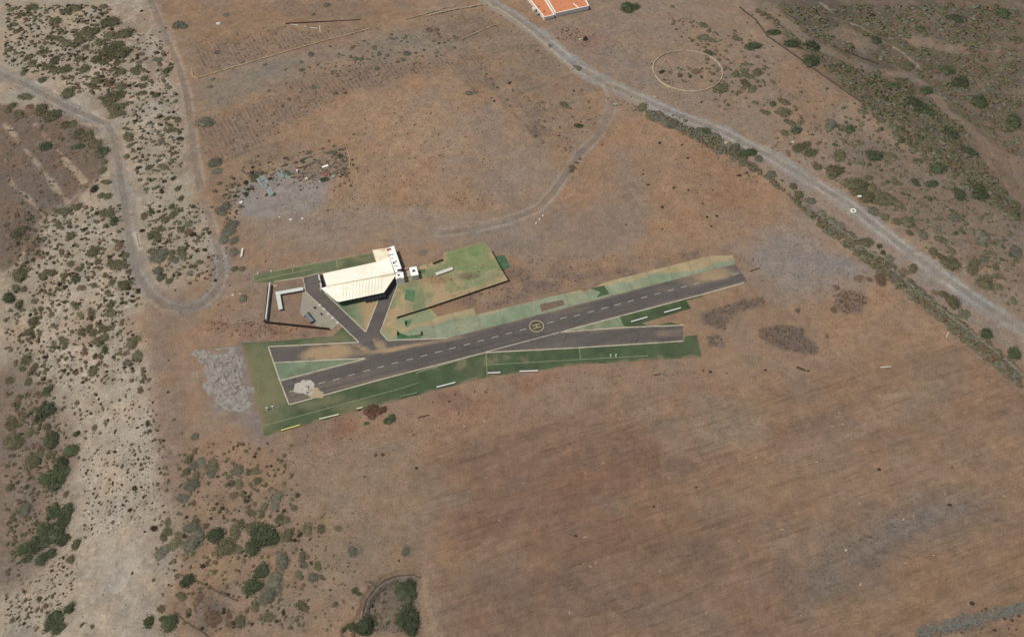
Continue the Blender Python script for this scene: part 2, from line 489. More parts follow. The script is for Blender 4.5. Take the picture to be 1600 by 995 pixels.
def soil(X, Y):
    """returns albedo (n,3) and grain (n,3: furrow, clods, pebbles)"""
    n = len(X)
    C = np.tile(np.array([146.0, 120.0, 96.0]), (n, 1))
    D = np.tile(np.array([0.0, 0.35, 0.25]), (n, 1))
    wob = nz(X, Y, 9, 41, 4) * 2.2 + nz(X, Y, 2.5, 42, 3) * 0.8
    def put(mask, rgb, det=None):
        nonlocal C, D
        C = C + mask[:, None] * (np.array(rgb, float) - C)
        if det is not None:
            D = D + mask[:, None] * (np.array(det, float) - D)
    def area(pts, rgb, soft=4.0, amt=1.0, det=None, seed=0, breakup=0.0, bs=8.0, ragged=1.0):
        w = WL(str(pts), pts)
        k = near(X, Y, w, soft + 8)
        if not len(k):
            return
        s = sd_poly(X[k], Y[k], w, soft + 9) + wob[k] * ragged
        m = np.zeros(n)
        m[k] = sstep(soft, -soft, s) * amt
        if breakup:
            m[k] *= sstep(-0.5 - breakup, 0.9 - breakup, nz(X[k], Y[k], bs, 60 + seed, 4))
        put(m, rgb, det)
    def line(pts, rgb, w, soft=1.0, amt=1.0, det=None, seed=0, breakup=0.0, jit=0.35):
        q = WL(str(pts), pts)
        k = near(X, Y, q, w + soft + 4)
        if not len(k):
            return
        s = sd_line(X[k], Y[k], q, w + soft + 5) + wob[k] * jit
        m = np.zeros(n)
        m[k] = sstep(w + soft, w - soft, s) * amt
        if breakup:
            m[k] *= sstep(-0.5 - breakup, 0.9 - breakup, nz(X[k], Y[k], 4, 90 + seed, 3))
        put(m, rgb, det)
    # broad soil tints
    put(sstep(-0.1, 0.8, nz(X, Y, 45, 1)) * 0.6, (148, 124, 101))
    put(sstep(0.0, 0.9, nz(X, Y, 30, 2)) * 0.4, (140, 121, 103))
    put(sstep(0.2, 0.9, nz(X, Y, 14, 4)) * 0.35, (129, 103, 84))
    # the great ploughed field in front
    area([(655, 690), (760, 640), (900, 605), (1180, 590), (1420, 560), (1500, 505), (1660, 640), (1800, 1100), (700, 1100), (665, 920), (640, 860), (610, 800)], (140, 113, 90), 6, 1, (0.9, 0.3, 0.12))
    area([(690, 700), (900, 640), (1120, 640), (1150, 760), (900, 880), (740, 850)], (134, 104, 83), 9, 0.7, (1.0, 0.3, 0.1))
    area([(1180, 620), (1420, 590), (1580, 640), (1590, 780), (1350, 790), (1180, 740)], (143, 117, 93), 9, 0.8, (0.7, 0.35, 0.15))
    area([(1220, 910), (1280, 830), (1400, 790), (1530, 770), (1560, 800), (1430, 850), (1340, 930), (1260, 960)], (123, 110, 97), 5, 0.95, (0.5, 1.1, 0.4))
    area([(1380, 880), (1500, 830), (1600, 850), (1600, 930), (1450, 960), (1300, 965)], (137, 111, 87), 7, 0.8, (0.9, 0.3, 0.1))
    area([(740, 860), (900, 860), (1100, 900), (1150, 1000), (700, 1000)], (126, 104, 87), 8, 0.6)
    line([(700, 880), (760, 870), (800, 845), (860, 820)], (143, 117, 90), 1.5, 2, 0.6)
    # long streaks of the plough
    ca, sa = math.cos(FURROW), math.sin(FURROW)
    u, v = X * ca + Y * sa, -X * sa + Y * ca
    pf = sstep(8, -8, sd_poly(X, Y, WL('pf', [(655, 690), (760, 640), (900, 605), (1180, 590), (1420, 560), (1500, 505), (1660, 640), (1800, 1100), (700, 1100), (665, 920), (640, 860), (610, 800)]), 20))
    st = np.clip((fbm(u / 9.0, v, 2.0, 21, 4, 0.6) - 0.5) * 3, -1, 1)
    put(pf * np.clip(st, 0, 1) * 0.3, (146, 122, 100)); put(pf * np.clip(-st, 0, 1) * 0.35, (116, 95, 80))
    st = np.clip((fbm(u / 5.0, v, 8.0, 22, 3) - 0.5) * 3, -1, 1)
    put(pf * np.clip(st, 0, 1) * 0.25, (141, 120, 101)); put(pf * np.clip(-st, 0, 1) * 0.3, (122, 97, 80))
    for q, am in (([(720, 870), (780, 835), (820, 822)], .8), ([(810, 955), (880, 975), (960, 960)], .4), ([(1366, 622), (1420, 616)], .9), ([(1436, 600), (1468, 595)], .8), ([(880, 634), (905, 630)], .8), ([(1170, 681), (1180, 678)], .8)):
        line(q, (158, 132, 104), 0.6, 0.7, am, None, 1, 0.6)
    area([(790, 755), (850, 730), (900, 716), (910, 730), (860, 748), (800, 768)], (118, 97, 83), 2.5, 0.5); area([(1170, 690), (1280, 655), (1330, 640), (1340, 655), (1240, 690)], (124, 99, 83), 3, 0.7)
    area([(1020, 735), (1075, 720), (1085, 730), (1030, 752)], (114, 95, 82), 1.5, 0.6, (0.5, 1.2, 0.2)); area([(1065, 850), (1105, 838), (1110, 850), (1070, 862)], (112, 93, 81), 1.5, 0.6, (0.3, 1.3, 0.2)); area([(940, 785), (1000, 772), (1010, 782), (950, 800)], (124, 112, 96), 2, 0.7)
    area([(1100, 640), (1150, 630), (1200, 680), (1120, 720), (1080, 690)], (139, 122, 101), 4, 0.6)
    area(PIT_ARC + [(657, 935), (658, 990), (560, 990)], (116, 103, 90), 0.8, 0.95, (0, 1.4, 0.8), 0, 0, 8, 0.2)
    area([(655, 905), (675, 920), (690, 990), (660, 990)], (152, 133, 111), 1.5, 0.6)
    area([(680, 830), (860, 765), (1010, 722), (1030, 738), (880, 800), (730, 862)], (124, 97, 81), 4, 0.65); area([(730, 905), (900, 850), (1140, 800), (1180, 835), (1000, 900), (800, 965)], (125, 99, 80), 5, 0.6)
    area([(1010, 645), (1200, 625), (1160, 680), (1050, 700)], (146, 124, 101), 5, 0.6); area([(1010, 760), (1230, 730), (1350, 760), (1200, 810), (1060, 800)], (143, 118, 94), 6, 0.6); area([(1130, 890), (1230, 880), (1240, 980), (1130, 985)], (126, 100, 84), 5, 0.5)
    # strip between turf and plough
    area([(420, 700), (600, 640), (760, 600), (1090, 568), (1200, 590), (900, 640), (720, 690), (600, 780), (480, 800), (440, 740)], (147, 120, 98), 5, 0.7, (0.25, 0.5, 0.3))
    area([(420, 690), (500, 662), (560, 655), (540, 690), (440, 715)], (134, 100, 82), 3, 0.6, (0, 0.9, 0.4), 5, 0.3, 3)
    area([(680, 612), (720, 604), (735, 640), (690, 640)], (134, 101, 83), 1.5, 0.6, (0, 0.9, 0.4))
    area([(790, 590), (860, 588), (830, 615), (800, 612)], (140, 104, 84), 1.5, 0.5)
    area([(450, 720), (640, 700), (700, 760), (640, 880), (520, 900), (440, 780)], (138, 120, 99), 8, 0.7, (0.1, 0.45, 0.2))
    # centre fields
    area([(470, 150), (700, 110), (800, 150), (830, 300), (700, 345), (480, 350), (540, 230), (430, 200)], (153, 124, 98), 6, 0.9, (0, 0.7, 0.25))
    area([(700, 150), (790, 165), (850, 240), (800, 310), (700, 290), (670, 200)], (143, 124, 106), 8, 0.8)
    area([(540, 230), (680, 200), (760, 260), (740, 310), (560, 330)], (147, 120, 95), 6, 0.5, (0, 0.9, 0.3), 8, 0.2, 5)
    area([(870, 250), (1000, 170), (1100, 210), (1240, 320), (1260, 350), (1140, 390), (900, 440), (700, 500), (800, 420), (860, 330)], (152, 123, 97), 6, 0.85, (0, 0.6, 0.35))
    area([(960, 230), (990, 240), (1020, 330), (1010, 370), (960, 350)], (138, 121, 106), 5, 0.8)
    area([(860, 330), (960, 330), (1000, 370), (960, 400), (840, 410), (720, 400), (640, 380), (820, 350)], (137, 119, 104), 5, 0.75)
    area([(1080, 230), (1160, 240), (1200, 310), (1130, 340), (1080, 290)], (141, 112, 88), 6, 0.7)
    area([(1150, 385), (1260, 345), (1330, 390), (1390, 450), (1230, 480), (1180, 440)], (143, 128, 114), 5, 1.0, (0.1, 0.8, 0.3))
    area([(1240, 465), (1400, 440), (1480, 500), (1380, 560), (1200, 570), (1110, 545)], (149, 121, 96), 5, 0.9, (0.2, 0.35, 0.2))
    area([(1075, 515), (1180, 470), (1260, 490), (1160, 560), (1100, 545)], (144, 119, 97), 4, 0.8)
    area([(650, 450), (800, 410), (900, 420), (1140, 395), (1100, 400), (900, 452), (740, 490)], (121, 102, 89), 3, 0.9, (0, 1.4, 0.5), 4, 0.15, 4)
    area([(372, 345), (520, 318), (700, 335), (830, 338), (835, 372), (640, 378), (400, 386)], (143, 126, 109), 5, 0.85)
    area([(560, 150), (720, 150), (740, 230), (640, 250), (570, 220)], (158, 132, 106), 8, 0.7)
    area([(780, 250), (850, 235), (880, 260), (830, 310), (780, 300)], (146, 127, 109), 5, 0.7)
    # old vineyard rows above
    rows = np.zeros(n)
    for rp in ([(300, 62), (450, 42), (590, 46), (440, 82), (312, 118)], [(300, 195), (420, 150), (540, 105), (700, 85), (760, 100), (775, 140), (700, 110), (560, 142), (480, 170), (430, 205), (330, 262), (310, 230)], [(700, 95), (735, 80), (765, 125), (735, 140)]):
        rows = np.maximum(rows, sstep(2.5, -2.5, sd_poly(X, Y, WL(str(rp), rp), 12) + wob))
    ra = math.radians(-62)
    ru, rv = X * math.cos(ra) + Y * math.sin(ra), -X * math.sin(ra) + Y * math.cos(ra)
    rv = rv + nz(X, Y, 6, 33, 2) * 0.25
    rr = 0.5 + 0.5 * np.cos(rv * 2 * math.pi / 1.45)
    put(rows * 0.85, (135, 115, 96), (0, 1.0, 0.2))
    put(rows * sstep(0.5, 0.95, rr) * sstep(-0.6, 0.5, nz(ru / 2.2, rv, 1.45, 34, 2)) * 0.62, (103, 90, 78))
    put(rows * sstep(0.5, 0.05, rr) * 0.35, (150, 118, 96))
    area([(290, 20), (430, 12), (640, 10), (590, 42), (430, 48), (310, 70)], (143, 116, 91), 4, 0.9, (0.2, 0.3, 0.15))
    area([(400, 8), (560, 0), (600, 20), (480, 28)], (128, 107, 90), 3, 0.5, (0, 0.9, 0.2))
    area([(310, 120), (590, 55), (700, 40), (750, 75), (700, 85), (520, 102), (420, 140), (310, 185)], (136, 121, 104), 4, 0.9, (0, 0.7, 0.4))
    area([(650, 30), (770, 15), (880, 90), (930, 130), (870, 210), (800, 165), (760, 90)], (137, 117, 97), 5, 0.8, (0, 0.8, 0.3))
    area([(860, 175), (885, 180), (895, 205), (870, 215), (858, 200)], (158, 133, 104), 2, 0.8)
    area([(790, 150), (900, 200), (870, 235), (830, 220)], (120, 101, 86), 3, 0.6, (0, 1.0, 0.2), 6, 0.2, 4)
    line([(760, 125), (790, 165), (830, 205), (860, 225)], (112, 98, 82), 1.0, 1.0, 0.7, (0, 1, 0), 3, 0.3)
    for q in ([(754, 87), (800, 76), (850, 70)], [(800, 150), (850, 133), (893, 117)], [(843, 174), (870, 168), (898, 160)], [(650, 62), (720, 62), (760, 55)], [(690, 95), (740, 140), (760, 160)], [(310, 268), (400, 232), (470, 215)]):
        line(q, (113, 99, 81), 0.6, 0.8, 0.65, (0, 1.2, 0.3), 4, 0.5)
    area([(665, 40), (750, 22), (790, 50), (730, 60), (680, 65)], (128, 110, 93), 2.5, 0.6, (0, 1, 0.3)); area([(800, 70), (850, 75), (890, 110), (820, 130)], (131, 113, 94), 2.5, 0.6, (0, 1, 0.3))
    # scrap yard gravel
    area([(350, 300), (400, 275), (470, 262), (520, 280), (510, 320), (460, 345), (380, 345)], (143, 132, 121), 3.5, 0.95, (0, 0.3, 0.5))
    area([(455, 262), (540, 232), (548, 262), (520, 285), (460, 275)], (134, 117, 101), 2, 0.8, (0, 0.8, 0.6))
    # left slope
    area([(-80, -60), (232, -20), (262, 60), (292, 150), (305, 260), (338, 380), (330, 440), (250, 460), (262, 640), (275, 760), (260, 1060), (-200, 1060), (-200, 200)], (161, 145, 124), 3, 1.0, (0, 0.6, 0.9))
    area([(170, 10), (235, 8), (285, 130), (305, 260), (260, 260), (220, 120), (180, 60)], (148, 130, 111), 4, 0.8, (0, 0.5, 0.9))
    area([(110, 90), (200, 90), (230, 160), (262, 190), (232, 330), (205, 330), (190, 200), (150, 170), (90, 130)], (164, 150, 130), 4, 0.7, (0, 0.4, 1.0), 2, 0.3, 6)
    area([(20, 300), (130, 290), (190, 330), (210, 430), (230, 500), (150, 520), (60, 480), (30, 400)], (167, 153, 134), 6, 0.75, (0, 0.5, 1.0), 2, 0.4, 7)
    area([(60, 500), (200, 500), (235, 600), (262, 700), (262, 830), (235, 1040), (20, 1040), (60, 930), (125, 850), (112, 740), (90, 640)], (166, 152, 133), 4, 0.95, (0, 0.35, 0.9))
    area([(205, 560), (238, 640), (262, 720), (255, 830), (225, 940), (205, 1000), (190, 900), (215, 800), (200, 700)], (161, 147, 129), 4, 0.8)
    area([(205, 880), (260, 880), (250, 920), (230, 1000), (205, 990)], (168, 154, 138), 3, 0.75, (0, 0.3, 1))
    area([(95, 500), (190, 510), (200, 560), (150, 620), (95, 600)], (154, 136, 116), 5, 0.6)
    area([(0, 930), (60, 880), (120, 850), (110, 880), (50, 930), (10, 960)], (164, 146, 124), 2, 0.8, (0, 0.6, 1))
    rg = np.abs(fbm(X, Y, 9, 51, 5) - 0.5) * 2
    cm = sstep(3, -6, sd_poly(X, Y, CLIFF, 20))
    put(cm * sstep(0.10, 0.0, rg) * 0.55, (176, 161, 142)); put(cm * sstep(0.3, 0.7, rg) * 0.35, (137, 121, 103))
    area([(-60, 560), (50, 560), (95, 640), (110, 730), (105, 800), (60, 890), (-60, 960)], (124, 105, 90), 4, 0.8, (0, 1.0, 0.3))
    sl = sstep(2, -4, sd_poly(X, Y, WL('slope', [(60, 20), (232, -20), (262, 60), (292, 150), (305, 260), (250, 330), (225, 330), (235, 460), (250, 600), (40, 600), (30, 440), (60, 340), (190, 330), (200, 230), (150, 180), (40, 120)]), 10))
    put(sl * sstep(0.14, 0.02, np.abs(fbm(X * 1.1, Y * 0.8, 11, 53, 5, 0.6) - 0.5) * 2) * 0.65, (180, 165, 145)); put(sl * sstep(0.1, 0.9, nz(X, Y, 5, 54, 4)) * 0.5, (142, 124, 103))
    # left terraces
    area([(-80, 165), (60, 170), (150, 200), (165, 250), (110, 320), (70, 345), (55, 400), (10, 430), (-80, 430)], (116, 99, 85), 2, 0.95, (0, 1.0, 0.2))
    for tl in ([(8, 194), (40, 235), (75, 280), (105, 318)], [(55, 195), (90, 235), (115, 265), (131, 284)], [(8, 250), (15, 285), (45, 311), (72, 342)], [(8, 365), (30, 380), (38, 395), (30, 412), (8, 426)], [(14, 200), (46, 240), (81, 284), (108, 316)]):
        line(tl, (166, 146, 123), 0.55, 0.5, 0.9, (0, 0.6, 1.2), 2, 0.6)
    area([(340, 690), (430, 700), (470, 760), (440, 900), (320, 900), (285, 800)], (146, 120, 95), 5, 0.7, (0, 0.5, 0.4))
    area([(270, 720), (440, 700), (560, 820), (560, 985), (260, 985), (245, 850)], (141, 121, 101), 8, 0.5, (0, 0.6, 0.5))
    area([(310, 870), (370, 850), (400, 900), (340, 935), (290, 960)], (155, 126, 96), 4, 0.7)
    area([(295, 905), (330, 910), (370, 935), (372, 985), (310, 985)], (116, 101, 87), 2.5, 0.85, (0, 1, 0.3))
    area([(290, 900), (360, 935), (390, 955), (350, 945), (300, 918)], (158, 141, 122), 1.0, 0.7)
    # trampled ground left of the strips, red rubble
    area([(200, 500), (260, 490), (380, 500), (400, 540), (410, 690), (380, 720), (280, 740), (250, 640)], (149, 123, 100), 4, 0.9, (0, 0.35, 0.25))
    area([(330, 495), (440, 505), (500, 520), (490, 530), (400, 530), (310, 520)], (138, 106, 88), 3, 0.8, (0, 0.9, 0.9), 5, 0.5, 3)
    area([(325, 405), (420, 400), (414, 500), (350, 510), (320, 470)], (144, 121, 100), 4, 0.8, (0, 0.4, 0.4))
    area([(425, 445), (475, 435), (500, 470), (515, 512), (418, 502)], (139, 116, 96), 1.2, 0.9, (0, 0.7, 0.2), 0, 0, 8, 0.2)
    area([(340, 550), (382, 540), (410, 640), (408, 660), (370, 640), (345, 600)], (134, 121, 111), 1.5, 0.9, (0, 0.4, 0.5)); area([(340, 600), (408, 640), (416, 690), (360, 672), (330, 630)], (134, 121, 111), 3, 0.9, (0, 0.4, 0.3))
    # land right of the gravel road, dark scrubby valley
    area([(800, -30), (1170, -30), (1290, 130), (1440, 240), (1640, 380), (1640, 560), (1500, 450), (1330, 315), (1200, 240), (980, 140), (900, 100)], (141, 121, 102), 4, 0.95, (0, 0.6, 0.5))
    area([(1210, 90), (1290, 100), (1325, 145), (1310, 175), (1270, 200), (1220, 160)], (141, 117, 95), 3, 0.9)
    area([(880, 40), (950, 60), (930, 80), (890, 65)], (140, 106, 90), 3, 0.6)
    area([(940, 80), (1010, 95), (1020, 130), (960, 110)], (134, 120, 107), 4, 0.7)
    area([(1330, 200), (1640, 330), (1640, 480), (1500, 400), (1400, 330), (1300, 240)], (124, 108, 92), 5, 0.85, (0, 1.0, 0.4))
    area([(1150, -30), (1240, 70), (1300, 118), (1440, 225), (1640, 380), (1800, 300), (1800, -60)], (113, 98, 83), 4, 0.95, (0, 1.0, 0.3))
    v = sstep(4, -6, sd_poly(X, Y, VALLEY, 12))
    put(v * sstep(-0.1, 0.5, nz(X / 1.6 + Y * 0.4, Y, 9, 71, 4)) * 0.6, (90, 86, 70)); put(v * sstep(0.3, 0.9, nz(X / 1.6 + Y * 0.4, Y, 7, 72, 4)) * 0.5, (124, 106, 90))
    area([(1290, 50), (1315, 35), (1375, 70), (1350, 85)], (136, 118, 99), 2.5, 0.85); area([(1405, 60), (1440, 58), (1510, 72), (1505, 85), (1430, 75)], (138, 118, 98), 2.5, 0.8)
    area([(1500, 210), (1560, 225), (1640, 290), (1640, 360), (1560, 290)], (134, 113, 94), 4, 0.9, (0, 0.4, 0.2)); area([(1545, 65), (1560, 70), (1590, 95), (1575, 97)], (146, 124, 101), 1.5, 0.8)
    line(VALLEY_PATH, (131, 114, 97), 2.3, 1.5, 0.95, (0, 0.4, 0.3)); line([(1240, 150), (1290, 215), (1318, 215)], (128, 108, 88), 0.6, 0.8, 0.6); area([(1312, 85), (1345, 78), (1360, 95), (1335, 105)], (128, 110, 92), 2, 0.8)
    line([(1283, 5), (1310, 30), (1345, 42), (1370, 58), (1410, 82), (1435, 105)], (151, 136, 119), 0.5, 0.7, 0.9)
    # roads and tracks
    line(SHOULDER, (142, 126, 111), 4.6, 2.2, 0.95, (0.2, 0.5, 0.4)); line(ROAD, (146, 137, 125), 3.1, 0.8, 1.0, (0, 0.15, 0.5))
    line(BRANCH, (141, 126, 110), 1.9, 1.3, 0.65, (0, 0.15, 0.4)); line(BRANCH_END, (143, 125, 107), 2.6, 2.0, 0.5, None, 6, 0.3)
    line(TRACK, (139, 127, 113), 2.7, 1.3, 0.9, (0, 0.2, 0.5)); line(TRACK_UP[3:], (141, 121, 102), 1.7, 1.0, 0.85, (0, 0.15, 0.4)); line(TRACK_UP[:4], (146, 128, 110), 0.9, 0.8, 0.85, (0, 0.15, 0.4)); line(SPUR, (139, 118, 100), 2.0, 1.6, 0.7); line(PATH, (136, 115, 97), 4.0, 3.0, 0.8)
    area([(248, 470), (300, 462), (335, 440), (345, 460), (310, 488), (270, 488)], (131, 118, 104), 1.5, 0.7)
    for q, am in (([(395, 383), (470, 377), (560, 370), (640, 361), (720, 349), (800, 336), (842, 325)], .5), ([(395, 388), (470, 383), (560, 376), (640, 367), (720, 355), (810, 340)], .5), ([(430, 372), (540, 352), (640, 340), (760, 330), (850, 318)], .35), ([(948, 195), (985, 160), (1010, 160)], .4), ([(255, 500), (262, 560), (270, 640), (276, 740)], .4), ([(270, 500), (276, 560), (282, 640), (284, 700)], .35), ([(680, 370), (800, 352), (900, 300), (905, 250)], .35)):
        line(q, (160, 136, 111), 0.35, 0.4, am, None, 7, 0.4); line([(x_ + 3, y_ + 4) for x_, y_ in q], (128, 109, 92), 0.3, 0.4, am, None, 8, 0.4)
    for L, off, amt in ((ROAD, 1.2, 0.6), (TRACK, 1.1, 0.35), (TRACK_UP, 0.9, 0.4), (BRANCH, 0.9, 0.35)):
        s = sd_line(X, Y, WL(str(L), L), 6) + wob * 0.10
        put(sstep(0.55, 0.1, np.abs(s - off)) * amt * sstep(-0.9, 0.1, nz(X, Y, 12, 81, 2)), (168, 158, 145))
        put(sstep(0.5, 0.1, s) * 0.3, (122, 111, 98))
    line([(188, 205), (197, 240), (205, 290), (206, 310)], (176, 158, 138), 0.5, 0.8, 0.7); line([(212, 365), (218, 388)], (196, 182, 166), 0.5, 0.7, 0.8); line([(40, 121), (70, 135), (90, 146), (105, 153), (135, 168), (172, 192), (186, 212)], (188, 172, 152), 0.5, 0.6, 0.85, None, 2, 0.4); line([(50, 152), (75, 170), (110, 188), (160, 200)], (176, 158, 137), 0.5, 0.7, 0.6, None, 3, 0.4)
    line([(235, 10), (255, 55), (275, 110), (285, 170)], (160, 134, 108), 0.35, 0.5, 0.5, None, 4, 0.4); line([(252, 15), (275, 70), (292, 120), (302, 180), (312, 240), (322, 300)], (168, 142, 112), 0.4, 0.5, 0.6, (0, 0.3, 1), 5, 0.4)
    # stains of darker earth
    area(Z('P2', (275, 175), (330, 150), (375, 170), (340, 205), (285, 205)), (117, 104, 96), 0.7, 0.8, None, 0, 0, 8, 0.15)
    area([(150, 150), (200, 130), (205, 180), (170, 185)], (121, 104, 88), 2, 0.4)
    area(Z('P3', (990, 510), (1120, 440), (1260, 400), (1420, 380), (1420, 440), (1250, 490), (1190, 540), (1140, 612), (1060, 590), (1000, 550)), (116, 99, 86), 1.0, 0.85, (0, 1.3, 0.1), 0, 0, 8, 0.35)
    area(Z('P3', (1020, 660), (1090, 650), (1140, 690), (1130, 730), (1040, 722)), (119, 102, 88), 0.8, 0.8, (0, 1.3, 0), 0, 0, 8, 0.3)
    area([(1186, 516), (1215, 508), (1255, 511), (1256, 527), (1279, 545), (1268, 555), (1225, 545), (1190, 530)], (113, 97, 84), 1.0, 0.9, (0, 1.3, 0.1), 0, 0, 8, 0.35)
    area([(1303, 462), (1320, 454), (1345, 455), (1358, 468), (1345, 488), (1322, 490), (1306, 478)], (118, 102, 88), 1.0, 0.8, (0, 1.3, 0), 0, 0, 8, 0.4)
    # close mottling
    q = nz(X, Y, 4.5, 95, 4)
    C *= (1 + 0.035 * q + 0.05 * nz(X, Y, 1.3, 96, 3))[:, None]
    w = nz(X, Y, 7, 97, 3)
    C *= np.stack([1 + 0.025 * w, 1 + 0 * w, 1 - 0.03 * w], 1)
    C = C * np.array([1.005, 1.005, 1.03])
    return lin(C) / K, D

# ------------------------------------------------------------------ ground sheet, roads cut out of the same sheet
def axis(lo, hi, step, far):
    a = list(np.arange(lo, hi + 1e-6, step))
    s, x, up = step, a[-1], []
    while x < far:
        s *= 1.35; x += s; up.append(x)
    s, x, dn = step, a[0], []
    while x > -far:
        s *= 1.35; x -= s; dn.append(x)
    return np.array(dn[::-1] + a + up)
gx, gy = axis(-222, 222, 0.42, 4000), axis(-98, 176, 0.42, 4000)
nx, ny = len(gx), len(gy)
GX, GY = [a.ravel() for a in np.meshgrid(gx, gy)]
GZ = H(GX, GY)
iy0, ix0 = int(np.argmin(np.abs(gy + 98))), int(np.argmin(np.abs(gx + 222)))
nyd, nxd = int(round((176 + 98) / 0.42)), int(round(444 / 0.42))
LAND.update(x0=gx[ix0], y0=gy[iy0], z=GZ.reshape(ny, nx)[iy0:iy0 + nyd, ix0:ix0 + nxd])
RUB = GP([(300, 556), (340, 548), (376, 546), (384, 575), (396, 625), (378, 640), (352, 635), (328, 612), (312, 585)])
rm = sstep(1.0, -2.0, sd_poly(GX, GY, RUB, 8) + nz(GX, GY, 3, 7, 3) * 0.8)
GC, GD = soil(GX, GY)
def land_mesh(name, faces):
    used, inv = np.unique(faces, return_inverse=True)
    f = inv.reshape(-1, 4).astype(np.int32)
    me = bpy.data.meshes.new(name)
    me.vertices.add(len(used)); me.loops.add(f.size); me.polygons.add(len(f))
    me.vertices.foreach_set('co', np.stack([GX[used], GY[used], GZ[used]], 1).astype(np.float32).ravel())
    me.loops.foreach_set('vertex_index', f.ravel())
    me.polygons.foreach_set('loop_start', np.arange(0, f.size, 4, dtype=np.int32))
    me.update(calc_edges=True)
    me.polygons.foreach_set('use_smooth', np.ones(len(f), bool))
    for an, arr in (('soil', GC), ('grain', GD)):
        a = me.attributes.new(an, 'FLOAT_COLOR', 'POINT')
        a.data.foreach_set('color', np.concatenate([arr[used], np.ones((len(used), 1))], 1).astype(np.float32).ravel())
    me.materials.append(M_LAND)
    o = bpy.data.objects.new(name, me)
    COL.objects.link(o)
    return tag(o, kind='structure')
i = np.arange(nx * ny).reshape(ny, nx)
FACES = np.stack([i[:-1, :-1].ravel(), i[:-1, 1:].ravel(), i[1:, 1:].ravel(), i[1:, :-1].ravel()], 1)
cx, cy = GX[FACES].mean(1), GY[FACES].mean(1)
jit = nz(cx, cy, 4, 88, 3) * 0.5
left = np.ones(len(FACES), bool)
for nm, pl, w in (('gravel_road', [ROAD], 3.2), ('dirt_track', [TRACK, TRACK_UP], 2.6), ('dirt_road', [BRANCH], 1.9), ('footpath', [VALLEY_PATH], 1.8)):
    s = np.min([sd_line(cx, cy, WL(str(p), p), 8) for p in pl], 0) + jit
    k = left & (s < w)
    land_mesh(nm, FACES[k])
    left &= ~k
land_mesh('ground', FACES[left])

# ------------------------------------------------------------------ flat sheets of the airfield (turf, asphalt, concrete), each a few mm above the last
def sheet(name, pts, z, colour, grain=(0, 0.35, 0.1), step=0.5, kind='structure', world=False, mat=None):
    w = pts if world else [tuple(flat(x, y, z)[:2]) for x, y in pts]
    bm = bmesh.new()
    f = bm.faces.new([bm.verts.new((x, y, 0)) for x, y in w])
    bm.normal_update()
    if f.normal.z < 0:
        f.normal_flip()
    bmesh.ops.triangulate(bm, faces=bm.faces[:])
    xs, ys = [p[0] for p in w], [p[1] for p in w]
    for ax, lo, hi in ((0, min(xs), max(xs)), (1, min(ys), max(ys))):
        st = max(step, (hi - lo) / 240)
        q = lo + st
        while q < hi:
            no = (1, 0, 0) if ax == 0 else (0, 1, 0)
            cc = (q, 0, 0) if ax == 0 else (0, q, 0)
            bmesh.ops.bisect_plane(bm, geom=bm.verts[:] + bm.edges[:] + bm.faces[:], plane_co=cc, plane_no=no)
            q += st
    me = bpy.data.meshes.new(name)
    bm.to_mesh(me); bm.free()
    n = len(me.vertices)
    xy = np.empty(n * 3, np.float32); me.vertices.foreach_get('co', xy)
    xy = xy.reshape(-1, 3).astype(float)
    c = colour(xy[:, 0], xy[:, 1]) if callable(colour) else np.tile(np.array(colour, float), (n, 1))
    for an, arr in (('soil', lin(c) / K), ('grain', np.tile(np.array(grain, float), (n, 1)))):
        a = me.attributes.new(an, 'FLOAT_COLOR', 'POINT')
        a.data.foreach_set('color', np.concatenate([arr, np.ones((n, 1))], 1).astype(np.float32).ravel())
    me.materials.append(mat or M_SHEET)
    o = bpy.data.objects.new(name, me)
    COL.objects.link(o)
    o.location.z = z
    if kind:
        o['kind'] = kind
    return o
def mix(c, m, rgb):
    return c + np.clip(m, 0, 1)[:, None] * (np.array(rgb, float) - c)
def spot(X, Y, px, py, rx, ry, ang=0.0, soft=0.6, seed=0):
    """ragged elliptical patch round the point seen at px, py; radii in metres"""
    p = flat(px, py)
    dx, dy = X - p[0], Y - p[1]
    ca, sa = math.cos(ang), math.sin(ang)
    q = np.hypot((dx * ca + dy * sa) / rx, (-dx * sa + dy * ca) / ry) + 0.35 * nz(X, Y, 3, 200 + seed, 4)
    return sstep(1 + soft, 1 - soft, q)

def turf(base, worn, sand=None, wear=0.5, sandy=0.0, seed=0):
    def fn(X, Y):
        c = np.tile(np.array(base, float), (len(X), 1))
        c = mix(c, sstep(0.6 - wear, 1.4 - wear, nz(X, Y, 7, 300 + seed, 4) * 0.8 + 0.3), worn)
        if sand is not None:
            c = mix(c, sstep(0.5 - sandy, 0.95 - sandy, nz(X, Y, 8, 320 + seed, 4) * 0.7 + 0.2), sand)
        c = mix(c, sstep(0.55, 0.9, nz(X, Y, 3.5, 330 + seed, 4)) * 0.5, (132, 118, 94))
        # carpet strips of 4 m laid side by side
        k = np.floor((X * 0.97 + Y * 0.25) / 4.0)
        c = c * (1 + 0.05 * (_hash(k.astype(np.int64), (k * 0).astype(np.int64), seed) - 0.5))[:, None]
        return c * (1 + 0.10 * nz(X, Y, 2.2, 340 + seed, 4))[:, None]
    return fn
SAND = (168, 143, 112)

